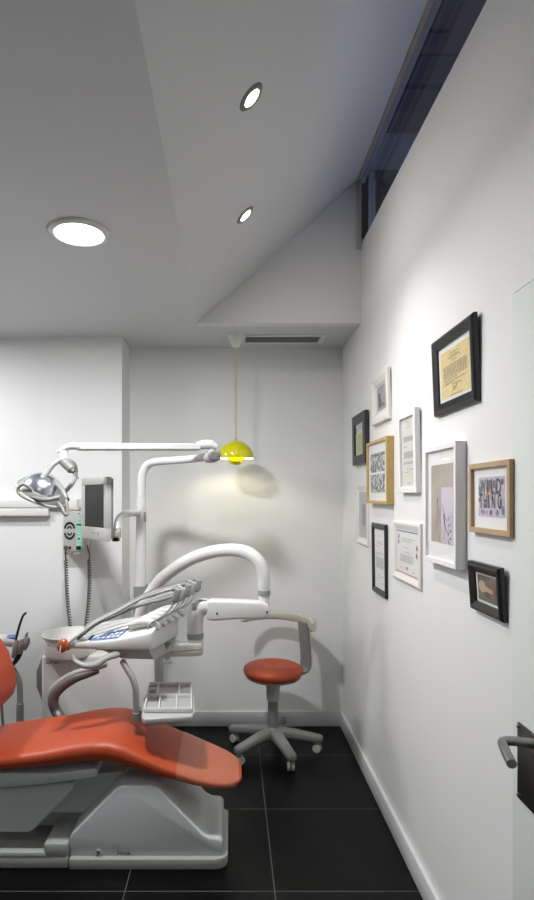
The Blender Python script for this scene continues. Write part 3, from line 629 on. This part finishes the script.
obj('bracket', Mesh().b2((tj.x-.004, 2.56, zt2-.024), (tj.x+.05, 2.60, zt2-.006), .004), m_grey, ty)

# ---------------------------------------------------------------- assistant instrument holder, far left
ah = thing('assistant_instrument_holder', 'small instrument holder with suction hoses at left behind the backrest', 'instrument holder', (at(20, 700, 3.05).x, 3.05, 0))
YQ = 3.05
obj('support_post', Mesh().tube([at(-3, 655, YQ), at(8, 664, YQ), at(16, 674, YQ), at(19.5, 684, YQ), at(20, 700, YQ), (at(20, 0, YQ).x, YQ, .30)], .0155, n=16), m_grey, ah)
obj('post_sleeve', Mesh().cyl((at(20, 0, YQ).x, YQ, .02), at(20, 703, YQ), .019, bev=.002), m_mid, ah)
obj('post_foot', Mesh().lathe([(.12, 0), (.12, .012), (.03, .03), (.02, .04)], (at(20, 0, YQ).x, YQ, 0)), m_grey, ah)
obj('thin_post', Mesh().tube([at(2, 690, YQ+.08), at(2, 712, YQ+.08), (at(2, 0, YQ).x, YQ+.08, .01)], .008), m_mid, ah)
obj('head', Mesh().tube([at(-12, 641, YQ), at(3, 640, YQ), at(12, 641.5, YQ), at(22, 642, YQ), at(29, 643.5, YQ)], [.04, .042, .038, .026, .012], n=22, flat=.75), m_white, ah)
obj('keypad', Mesh().box(at(11, 636.5, YQ-.012), (.05, .03, .006), .002, Matrix.Rotation(R(20), 3, 'X')), m_blue, ah)
for k, px in enumerate((14.5, 20, 25)):
    obj('holder_ring', Mesh().tube([at(px-1, 657-k*4, YQ-.05), at(px+1.5, 647-k*2, YQ-.055), at(px+2.5, 641-k*1.5, YQ-.05)], [.013, .017, .013], n=14), m_grey, ah)
obj('suction_tip', Mesh().tube([at(14.5, 648, YQ-.05), at(17, 635, YQ-.05), at(20, 624, YQ-.05), at(23, 616, YQ-.05), at(26, 612.8, YQ-.05)], [.007, .0065, .0065, .006, .006], n=12), m_dark, ah)
obj('syringe', Mesh().tube([at(24, 645, YQ-.05), at(26, 637, YQ-.05), at(27.5, 632.5, YQ-.05)], [.009, .008, .004], n=12), m_grey, ah)
for k in range(3):
    obj('hose', Mesh().tube([at(16+3*k, 655-2*k, YQ-.04), at(14.5+2*k, 661-k, YQ-.03), at(8+k, 668, YQ), at(-2, 672+k*2, YQ)], .007, n=10), m_dark, ah)

# ---------------------------------------------------------------- stool
sx_, sy_ = .262, 3.53
st = thing('dental_stool', 'round orange stool on a grey five-star caster base with a curved back rail', 'stool', (sx_, sy_, 0))
stc = V((sx_, sy_, 0))
cush = [(.001, .466), (.145, .466), (.166, .472), (.180, .486), (.1855, .502), (.181, .518), (.166, .530), (.14, .537), (.10, .539), (.05, .538), (.001, .537)]
obj('seat_cushion', Mesh().lathe(cush, stc, n=56), m_orange, st, smooth=70)
obj('seat_pan', Mesh().lathe([(.001, .436), (.05, .436), (.09, .440), (.135, .449), (.163, .458), (.172, .467), (.001, .469)], stc, n=48), m_beige, st)
obj('column_cover', Mesh().lathe([(.062, .438), (.050, .425), (.043, .40), (.041, .33), (.040, .318), (.001, .318)], stc, n=32), m_beige, st)
obj('column', Mesh().cyl(stc+V((0, 0, .11)), stc+V((0, 0, .33)), .032), m_grey, st)
obj('hub', Mesh().lathe([(.03, .085), (.062, .09), (.066, .11), (.055, .135), (.036, .150), (.032, .155)], stc, n=32), m_grey, st)
for deg in (-4, -72, -140, 152, 74):
    a = R(deg+0); dr = V((math.cos(a), math.sin(a), 0)); pr_ = V((-dr.y, dr.x, 0)); rings = []
    for t, hw, zb, zt in ((.02, .036, .082, .148), (.08, .036, .084, .146), (.15, .033, .080, .134), (.22, .031, .070, .120), (.275, .030, .062, .110), (.297, .026, .062, .106), (.306, .016, .068, .100)):
        c = stc+dr*t; ring_ = []
        for k in range(16):
            q_ = 2*math.pi*k/16; cy = math.copysign(abs(math.cos(q_))**.6, math.cos(q_)); sz = math.copysign(abs(math.sin(q_))**.6, math.sin(q_))
            ring_.append(c+pr_*hw*cy+V((0, 0, (zb+zt)/2+(zt-zb)/2*sz)))
        rings.append(ring_)
    lg = obj('leg', Mesh().loft(rings), m_grey, st, smooth=60)
    cp = stc+dr*.272; ca = R(deg+70); cdv = V((math.cos(ca), math.sin(ca), 0)); cs_ = Mesh()
    for s_ in (-1, 1): cs_.lathe([(.010, -.009), (.022, -.009), (.026, -.005), (.026, .005), (.022, .009), (.010, .009)], cp+cdv*.0125*s_+V((0, 0, .0262)), cdv, 22)
    cs_.cyl(cp+V((0, 0, .03)), cp+V((0, 0, .07)), .008)
    cs_.box(cp+V((0, 0, .042)), (.016, .016, .026), .004)
    obj('caster', cs_, m_beige, lg)
# back rail support: strap that leaves the pan and rises at the back right
sp_ = [V((sx_+.10, 3.60, .455)), V((sx_+.17, 3.62, .462)), V((sx_+.208, 3.63, .49)), V((sx_+.216, 3.635, .55)), V((sx_+.21, 3.64, .65)), V((sx_+.203, 3.645, .735)), V((sx_+.20, 3.645, .775))]
def strap(pts, wdt, th, nv):
    M_ = Mesh(); rings = []; nv = V(nv).normalized(); Q = []
    for i in range(len(pts)-1):
        p0 = pts[max(i-1, 0)]; p1 = pts[i]; p2 = pts[i+1]; p3 = pts[min(i+2, len(pts)-1)]
        for k in range(6):
            t = k/6; Q.append(.5*((2*p1)+(p2-p0)*t+(2*p0-5*p1+4*p2-p3)*t*t+(-p0+3*p1-3*p2+p3)*t**3))
    Q.append(pts[-1])
    for i, q_ in enumerate(Q):
        T = (Q[min(i+1, len(Q)-1)]-Q[max(i-1, 0)]).normalized(); o_ = T.cross(nv).normalized()
        rings.append([q_+nv*a*wdt+o_*b*th for a, b in ((-1, -.6), (-.85, -1), (.85, -1), (1, -.6), (1, .6), (.85, 1), (-.85, 1), (-1, .6))])
    return M_.loft(rings)
nvd = (-.60, .80, 0)
obj('back_support', strap(sp_, .042, .008, nvd), m_grey, st)
obj('support_edge', strap([p+V((.012, .009, -.003 if i < 2 else 0)) for i, p in enumerate(sp_)], .045, .005, nvd), m_beige, st)
rail = []
for k in range(19):
    t = k/18; ang = R(146-150*t); r_ = .245
    rail.append((V((sx_+.01+r_*math.cos(ang)*1.0, 3.56+r_*.95*math.sin(ang), .775+.014*math.sin(math.pi*t)-.0*t)), t))
rings = []
for i, (p, t) in enumerate(rail):
    T = (rail[min(i+1, 18)][0]-rail[max(i-1, 0)][0]).normalized(); o_ = T.cross(V((0, 0, 1))).normalized()
    hh = .016+.013*min(1, t*1.6)+(.014*max(0, (t-.75)/.25)); hw = .018+.006*t; sc_ = .6 if i in (0, 18) else 1
    dn = -.010*max(0, (t-.7)/.3)
    rings.append([p+o_*hw*sc_*math.copysign(abs(math.cos(q_))**.6, math.cos(q_))+V((0, 0, dn+hh*sc_*math.copysign(abs(math.sin(q_))**.6, math.sin(q_)))) for q_ in [2*math.pi*j_/16 for j_ in range(16)]])
obj('back_rail', Mesh().loft(rings), m_beige, st, smooth=60)

# ---------------------------------------------------------------- picture frames on the right wall
def frame(label, px, t, border, style, m_fr, fill, group='framed pictures on the right wall', inset=.006, mt=None, matw=0., cat='picture frame'):
    a, b, c, d_, e_, f_, g_, h_ = px; X = XR-t
    def pp(x, y): Y = F*X/(x-CX); return Y, EYE-(y-CY)*Y/F
    r4 = [pp(a, b), pp(c, d_), pp(e_, f_), pp(g_, h_)]
    yF = (r4[0][0]+r4[1][0])/2; yN = (r4[2][0]+r4[3][0])/2; z1 = (r4[0][1]+r4[2][1])/2; z0 = (r4[1][1]+r4[3][1])/2
    lean = max(0, min(.014, X*(c-a)/(c-CX))); W = yF-yN; H_ = z1-z0
    root = thing('picture_frame', label, cat, (XR-.0005, (yF+yN)/2, z0), group)
    root.rotation_euler = (lean/H_, 0, -math.pi/2)
    def rg(i, y): return [(-W/2+i, y, i), (W/2-i, y, i), (W/2-i, y, H_-i), (-W/2+i, y, H_-i)]
    if style == 'bevel':   # slopes back towards the picture
        pf = [(0, 0), (0, -t*.72), (.004, -t), (border*.35, -t), (border, -t*.45), (border, -.003)]
    elif style == 'cove':
        pf = [(0, 0), (0, -t*.6), (border*.18, -t*.92), (border*.4, -t), (border*.9, -t*.62), (border, -t*.55), (border, -.003)]
    else:
        pf = [(0, 0), (0, -t+.001), (.001, -t), (border-.001, -t), (border, -t+.001), (border, -.003)]
    M_ = Mesh()
    for (i0, y0), (i1, y1) in zip(pf, pf[1:]):
        A_, B_ = rg(i0, y0), rg(i1, y1)
        for k in range(4): M_.add([A_[k], A_[(k+1) % 4], B_[(k+1) % 4], B_[k]], [(0, 1, 2, 3)])
    M_.add(rg(0, 0), [(0, 1, 2, 3)])
    fo = obj('moulding', M_, m_fr, root, local=True, smooth=25)
    depth = -t+inset if style == 'box' else -t*.40
    yb = -.004 if style != 'box' else -t+inset+.005
    iw, ih = W-2*border, H_-2*border
    obj('mat_board', Mesh().b2((-iw/2-.002, yb, border-.002), (iw/2+.002, yb+.003, H_-border+.002)), mt or m_matb, root, local=True)
    obj('glass', Mesh().poly([(-iw/2, min(depth, yb-.003), border), (iw/2, min(depth, yb-.003), border), (iw/2, min(depth, yb-.003), H_-border), (-iw/2, min(depth, yb-.003), H_-border)]), m_glass, root, local=True)
    fill(root, iw, ih, border, yb)
    return root
def rect(M_, x0, z0, x1, z1, y): return M_.poly([(x0, y, z0), (x1, y, z0), (x1, y, z1), (x0, y, z1)])
def words(M_, x0, x1, z, y, h, rnd, ragged=.0, gap=.12):
    x = x0; end = x1-(x1-x0)*ragged*rnd.random()
    while x < end:
        w_ = (x1-x0)*rnd.uniform(.05, .13); rect(M_, x, z-h/2, min(x+w_, end), z+h/2, y); x += w_+(x1-x0)*gap*.2
def sheet(root, x0, z0, x1, z1, y, m, name='print'):
    return obj(name, rect(Mesh(), x0, z0, x1, z1, y), m, root, local=True)
def text_block(root, rows, y, m, seed, h, name='lettering'):
    rnd = random.Random(seed); M_ = Mesh()
    for (x0, x1, z) in rows: words(M_, x0, x1, z, y, h, rnd)
    return obj(name, M_, m, root, local=True)

def fA(r, iw, ih, b, yb):
    sheet(r, -iw/2+.004, b+.004, iw/2-.004, b+ih-.004, yb-.0005, m_paper)
    p = sheet(r, -iw*.44, b+ih*.06, iw*.44, b+ih*.90, yb-.001, speckle('parchment', (214, 190, 128), (226, 208, 160), 120, 'noise', .4, .6))
    rows = [(-iw*.13, iw*.13, b+ih*.82), (-iw*.10, iw*.10, b+ih*.775), (-iw*.18, iw*.18, b+ih*.745), (-.02, .02, b+ih*.69)]
    rows += [(-iw*.35, iw*.36, b+ih*(.62-.032*k)) for k in range(7)]+[(-iw*.35, iw*.1, b+ih*.385), (-iw*.3, iw*.33, b+ih*.34), (-iw*.34, iw*.0, b+ih*.305), (-iw*.08, iw*.18, b+ih*.265), (-iw*.15, iw*.22, b+ih*.09)]
    text_block(r, rows, yb-.0015, m_ink, 1, .0026)
    sg = Mesh().tube([(-.02, yb-.002, b+ih*.14), (-.01, yb-.002, b+ih*.24), (-.004, yb-.002, b+ih*.15), (.01, yb-.002, b+ih*.22), (.02, yb-.002, b+ih*.25), (.0, yb-.002, b+ih*.16)], .0006, n=4)
    obj('signature', sg, mat('green_ink', (96, 130, 110), .8, noise=.05), r, local=True)
frame('landscape diploma on parchment in a wide black frame, the highest picture on the wall', (431.5, 344.7, 434.4, 416.9, 473.6, 311.8, 475.8, 400.5), .02, .040, 'cove', m_fblack, fA)
def fB(r, iw, ih, b, yb):
    sheet(r, -iw*.40, b+ih*.10, iw*.40, b+ih*.94, yb-.0005, speckle('grey_print', (150, 150, 152), (172, 172, 174), 40, 'noise', .4, .6))
    M_ = Mesh(); rect(M_, -.05, b+.03, -.02, b+.10, yb-.001); rect(M_, -.015, b+.03, 0.0, b+.07, yb-.001); rect(M_, .005, b+.12, .012, b+.13, yb-.001); rect(M_, .02, b+.03, .05, b+.045, yb-.001)
    obj('figure', M_, m_ink, r, local=True)
frame('small cream frame with a grey print, topmost of the left group of pictures', (371, 379.5, 372.5, 425.2, 386.7, 367.5, 388.5, 419), .02, .052, 'bevel', m_fcream, fB)
def fC(r, iw, ih, b, yb):
    sheet(r, -iw*.46, b+ih*.03, iw*.46, b+ih*.70, yb-.001, mat('lime_paper', (196, 202, 124), .8, noise=.03))
    sheet(r, -iw*.46, b+ih*.70, iw*.46, b+ih*.97, yb-.001, m_paper)
    sheet(r, -iw*.5, b+ih*.70, -iw*.34, b+ih*.90, yb-.0015, m_ink, 'stripe')
    text_block(r, [(-iw*.3, iw*.35, b+ih*(.92-.05*k)) for k in range(4)]+[(-iw*.3, iw*.3, b+ih*(.62-.07*k)) for k in range(8)], yb-.0016, m_inkl, 3, .004)
frame('charcoal frame holding a lime and white document, farthest left among the pictures', (352.2, 417.7, 353, 464.9, 365, 410.2, 365.4, 463.4), .025, .055, 'box', m_fchar, fC)
def fD(r, iw, ih, b, yb):
    m1 = speckle('ink_pattern', (84, 84, 86), (206, 206, 204), 60, 'noise', .46, .56)
    sheet(r, -iw*.40, b+ih*.50, iw*.36, b+ih*.83, yb-.001, m1); sheet(r, -iw*.40, b+ih*.14, iw*.36, b+ih*.46, yb-.001, m1)
frame('deep golden oak box frame with two stacked black and white patterned prints', (366.5, 444.2, 366.8, 503.4, 386.7, 435.2, 387, 504.2), .035, .016, 'box', m_oak2, fD)
def fE(r, iw, ih, b, yb):
    sheet(r, -iw*.48, b+.002, iw*.5, b+ih-.002, yb-.0005, m_paperg)
    rows = [(-.010, .012, b+ih*.93), (-.006, .008, b+ih*.90), (-.02, .022, b+ih*.86)]
    rows += [(-iw*.34, iw*.32, b+ih*(.72-.02*k)) for k in range(4)]+[(-iw*.34, -iw*.1, b+ih*.58)]+[(-iw*.34, iw*.32, b+ih*(.50-.02*k)) for k in range(5)]+[(-iw*.34, iw*.32, b+ih*(.355-.02*k)) for k in range(2)]+[(-iw*.15, iw*.05, b+ih*.26), (iw*.1, iw*.35, b+ih*.25), (-iw*.3, 0, b+ih*.21), (-iw*.12, iw*.12, b+ih*.05)]
    text_block(r, rows, yb-.001, m_inkl, 5, .0035)
frame('tall white frame with a typed letter, right of the oak frame with patterned prints', (397.9, 416.9, 399.4, 492.9, 415.5, 405.7, 416.7, 492.6), .022, .026, 'box', m_fwhite, fE)
def fF(r, iw, ih, b, yb):
    sheet(r, -iw*.46, b+ih*.03, iw*.46, b+ih*.97, yb-.001, mat('silver_print', (186, 187, 192), .7, noise=.03))
    M_ = Mesh(); rect(M_, -.01, b+.08, .06, b+.20, yb-.0015); obj('figure', M_, m_inkl, r, local=True)
frame('pale cream frame with a silvery print, partly hidden behind the deep oak box frame', (356.7, 484.7, 356.5, 542.2, 367, 484, 367.5, 547.6), .012, .035, 'bevel', m_fcream, fF)
def fG(r, iw, ih, b, yb):
    sheet(r, -iw*.48, b+.002, iw*.48, b+ih-.002, yb-.0005, m_paper)
    rows = [(-.008, .01, b+ih*.90), (-.012, .012, b+ih*.88), (-iw*.2, iw*.2, b+ih*.79), (-iw*.3, iw*.3, b+ih*.76), (-iw*.3, 0, b+ih*.71), (-.01, .01, b+ih*.66)]
    rows += [(-iw*.36, iw*.36, b+ih*(.60-.0)), (-iw*.36, -iw*.05, b+ih*.57)]+[(-iw*.36, iw*.36, b+ih*(.52-.019*k)) for k in range(10)]+[(-iw*.25, iw*.0, b+ih*.22), (iw*.05, iw*.3, b+ih*.21), (-iw*.25, 0, b+ih*.17), (iw*.05, iw*.3, b+ih*.10)]
    text_block(r, rows, yb-.001, m_inkl, 7, .0032)
frame('tall black frame with a white certificate, lowest picture left of the white certificate', (371.6, 522.3, 372.4, 590.8, 384.8, 524.7, 386, 599.5), .015, .030, 'bevel', m_fblack, fG)
def fH(r, iw, ih, b, yb):
    sheet(r, -iw*.49, b+.001, iw*.49, b+ih-.001, yb-.0005, m_paper)
    rows = [(-iw*.22, iw*.30, b+ih*.79), (-iw*.22, iw*.22, b+ih*.74), (-iw*.1, iw*.05, b+ih*.60), (-iw*.14, iw*.14, b+ih*.50)]+[(-iw*.3, iw*.28, b+ih*(.43-.035*k)) for k in range(5)]+[(-iw*.36, -iw*.24, b+ih*.14), (-iw*.12, 0, b+ih*.16), (iw*.22, iw*.36, b+ih*.12)]
    text_block(r, rows, yb-.001, m_inkl, 9, .003)
    mb_ = mat('certificate_blue', (66, 96, 160), .7, noise=.03); mr = mat('certificate_red', (186, 70, 100), .7, noise=.03)
    M_ = Mesh(); rect(M_, -iw*.48, b+ih*.93, iw*.46, b+ih*.955, yb-.001)
    for cx_, cz_ in ((-iw*.36, .78), (iw*.43, .60)): M_.poly([(cx_, yb-.0012, b+ih*(cz_-.02)), (cx_+.012, yb-.0012, b+ih*(cz_+.03)), (cx_, yb-.0012, b+ih*(cz_+.12)), (cx_-.012, yb-.0012, b+ih*(cz_+.03))])
    obj('blue_mark', M_, mb_, r, local=True)
    M_ = Mesh(); rect(M_, -iw*.48, b+ih*.03, iw*.48, b+ih*.05, yb-.001); rect(M_, 0, b+ih*.12, .016, b+ih*.20, yb-.001)
    for cx_, cz_ in ((-iw*.37, .70), (iw*.42, .48)): M_.poly([(cx_, yb-.0012, b+ih*(cz_-.07)), (cx_+.012, yb-.0012, b+ih*(cz_+.0)), (cx_, yb-.0012, b+ih*(cz_+.08)), (cx_-.012, yb-.0012, b+ih*(cz_+.0))])
    obj('red_mark', M_, mr, r, local=True)
frame('off-white frame with a certificate banded in blue and red', (392.3, 520.7, 392.3, 577.2, 418.6, 523.1, 419.8, 590.8), .014, .032, 'cove', m_fcream, fH)
def fI(r, iw, ih, b, yb):
    sheet(r, -iw*.37, b+ih*.15, iw*.40, b+ih*.87, yb-.001, speckle('warm_grey_print', (150, 140, 132), (176, 166, 156), 8, 'noise', .3, .7))
    sheet(r, .0, b+ih*.15, iw*.40, b+ih*.66, yb-.0015, speckle('lilac_card', (186, 178, 198), (206, 198, 210), 10, 'noise', .3, .7), 'card')
    g_ = mat('leaf_green', (104, 120, 84), .8, noise=.05); M_ = Mesh()
    for (x, z, a_) in ((.09, .32, 30), (.10, .27, -20), (.08, .24, 50), (.10, .20, 10), (.085, .17, -40)):
        cx_, cz_ = iw*x*3.2, b+ih*z; ca, sa = math.cos(R(a_)), math.sin(R(a_))
        M_.poly([(cx_+ca*.014, yb-.002, cz_+sa*.014), (cx_-sa*.005, yb-.002, cz_+ca*.005), (cx_-ca*.014, yb-.002, cz_-sa*.014), (cx_+sa*.005, yb-.002, cz_-ca*.005)])
    obj('leaf_drawing', M_, g_, r, local=True)
    M_ = Mesh().tube([(iw*.04, yb-.002, b+ih*.5), (iw*.12, yb-.002, b+ih*.42), (iw*.2, yb-.002, b+ih*.36), (iw*.3, yb-.002, b+ih*.40)], .0012, n=4)
    M_.tube([(iw*.12, yb-.002, b+ih*.42), (iw*.16, yb-.002, b+ih*.30), (iw*.26, yb-.002, b+ih*.24)], .004, n=5, flat=.1)
    obj('line_drawing', M_, m_inkl, r, local=True)
    M_ = Mesh()
    for k in range(6): rect(M_, iw*.06, b+ih*(.18+.018*k), iw*(.14+.02*(k % 2)), b+ih*(.186+.018*k), yb-.002)
    obj('lettering', M_, mat('red_ink', (190, 120, 120), .8, noise=.03), r, local=True)
    M_ = Mesh().tube([(-iw*.10, yb-.002, b+ih*.56), (-iw*.14, yb-.002, b+ih*.54), (-iw*.12, yb-.002, b+ih*.42), (-iw*.08, yb-.002, b+ih*.38)], .0015, n=4)
    M_.tube([(-iw*.12, yb-.002, b+ih*.34), (-iw*.15, yb-.002, b+ih*.26), (-iw*.08, yb-.002, b+ih*.2)], .0015, n=4)
    obj('ochre_drawing', M_, mat('ochre_ink', (208, 160, 96), .8, noise=.03), r, local=True)
frame('large deep white box frame with a wide white mat, biggest of the pictures', (423.9, 451.8, 423.9, 560, 455.2, 437.4, 456, 569.4), .036, .018, 'box', m_fwhite, fI)
def fJ(r, iw, ih, b, yb):
    sheet(r, -iw*.36, b+ih*.19, iw*.37, b+ih*.85, yb-.001, speckle('lilac_collage', (176, 168, 186), (200, 192, 208), 50, 'noise', .4, .6))
    cols = [((94, 112, 156), 'blue'), ((98, 120, 130), 'teal'), ((120, 88, 98), 'plum'), ((176, 150, 132), 'sand'), ((92, 102, 98), 'moss')]
    x0, x1, z0, z1 = -iw*.36, iw*.37, b+ih*.19, b+ih*.85; w_, h_ = x1-x0, z1-z0; rnd = random.Random(8)
    strips = {i: Mesh() for i in range(5)}
    for i, (u0, v0, u1, v1) in enumerate(((.32, .62, .40, .92), (.02, .55, .12, .72), (.58, .72, .68, .90), (.12, .66, .17, .90), (.41, .56, .56, .92), (.36, .22, .42, .56), (.66, .56, .74, .80), (.24, .22, .34, .34), (.14, .24, .18, .34), (.82, .30, .90, .46), (.12, .07, .19, .17), (.30, .06, .38, .17), (.22, .07, .27, .17))):
        rect(strips[[0, 1, 2, 3, 4, 0, 1, 2, 3, 4, 0, 3, 1][i]], x0+w_*u0, z0+h_*v0, x0+w_*u1, z0+h_*v1, yb-.0013)
    for i, (u, v, ru, rv) in enumerate(((.06, .72, .05, .07), (.92, .86, .05, .08), (.94, .18, .05, .12), (.74, .11, .05, .08), (.50, .11, .06, .07), (.05, .42, .04, .06), (.10, .50, .03, .03))):
        strips[[0, 4, 0, 1, 2, 2, 4][i]].poly([(x0+w_*(u+ru*math.cos(a)), yb-.0014, z0+h_*(v+rv*math.sin(a))) for a in [R(20*k) for k in range(18)]])
    for i, (c, n_) in enumerate(cols): obj('collage_'+n_, strips[i], mat('collage_'+n_, c, .8, noise=.05, nscale=60), r, local=True)
    T = Mesh(); k_ = m_ink
    def ltr(tx, cx_, cz_, size, sx): T.text(tx, size, Matrix.Translation((cx_, yb-.002, cz_))@Matrix.Rotation(R(90), 4, 'X')@Matrix.Diagonal((sx, 1, 1, 1)), True)
    for ch_, u, s_ in (('W', .20, .54), ('I', .39, .8), ('L', .57, .62), ('D', .79, .66)): ltr(ch_, x0+w_*u, z0+h_*.74, h_*.52, s_)
    for ch_, u, s_ in (('T', .12, .58), ('H', .29, .52), ('I', .43, .8), ('N', .60, .52), ('G', .82, .55)): ltr(ch_, x0+w_*u, z0+h_*.38, h_*.52, s_)
    obj('lettering', T, mat('letter_ink', (58, 58, 52), .8, noise=.1, nscale=80), r, local=True)
    M_ = Mesh(); cx_, cz_ = x0+w_*.48, z0+h_*.57
    rect(M_, cx_-.004, cz_-.015, cx_+.004, cz_+.015, yb-.0026); rect(M_, cx_-.010, cz_-.002, cx_+.010, cz_+.006, yb-.0027)
    obj('orange_cross', M_, mat('cross_orange', (214, 150, 84), .8, noise=.03), r, local=True)
frame('light oak frame with a collage of big letters reading WILD THING', (468.7, 464.4, 469, 531.5, 509.6, 459.1, 510, 537.6), .018, .0165, 'box', m_oak, fJ)
def fK(r, iw, ih, b, yb):
    sheet(r, -iw*.49, b+.001, iw*.49, b+ih-.001, yb-.0005, m_paper)
    sheet(r, -iw*.42, b+ih*.08, iw*.42, b+ih*.92, yb-.001, speckle('painted_picture', (62, 56, 50), (128, 112, 92), 24, 'noise', .35, .7))
    M_ = Mesh().poly([(-iw*.30+iw*.26*math.cos(a)*.6+iw*.08, yb-.0015, b+ih*.55+ih*.2*math.sin(a)) for a in [R(24*k) for k in range(15)]])
    M_.poly([(-iw*.12, yb-.0016, b+ih*.42), (iw*.3, yb-.0016, b+ih*.38), (iw*.34, yb-.0016, b+ih*.48), (-iw*.1, yb-.0016, b+ih*.6)])
    obj('pale_shape', M_, mat('paint_pale', (186, 160, 132), .8, noise=.12, nscale=60), r, local=True)
    M_ = Mesh(); rect(M_, iw*.24, b+ih*.3, iw*.34, b+ih*.7, yb-.0017); obj('red_shape', M_, mat('paint_red', (150, 62, 52), .8, noise=.1, nscale=60), r, local=True)
    M_ = Mesh(); rect(M_, -iw*.42, b+ih*.08, iw*.42, b+ih*.24, yb-.0013); obj('green_shape', M_, mat('paint_olive', (92, 92, 60), .8, noise=.15, nscale=60), r, local=True)
frame('small black frame with a dark painted picture, directly under the oak collage frame', (467.6, 560, 470.9, 611.1, 499.5, 566.6, 502.5, 621), .020, .030, 'cove', m_fblack, fK)
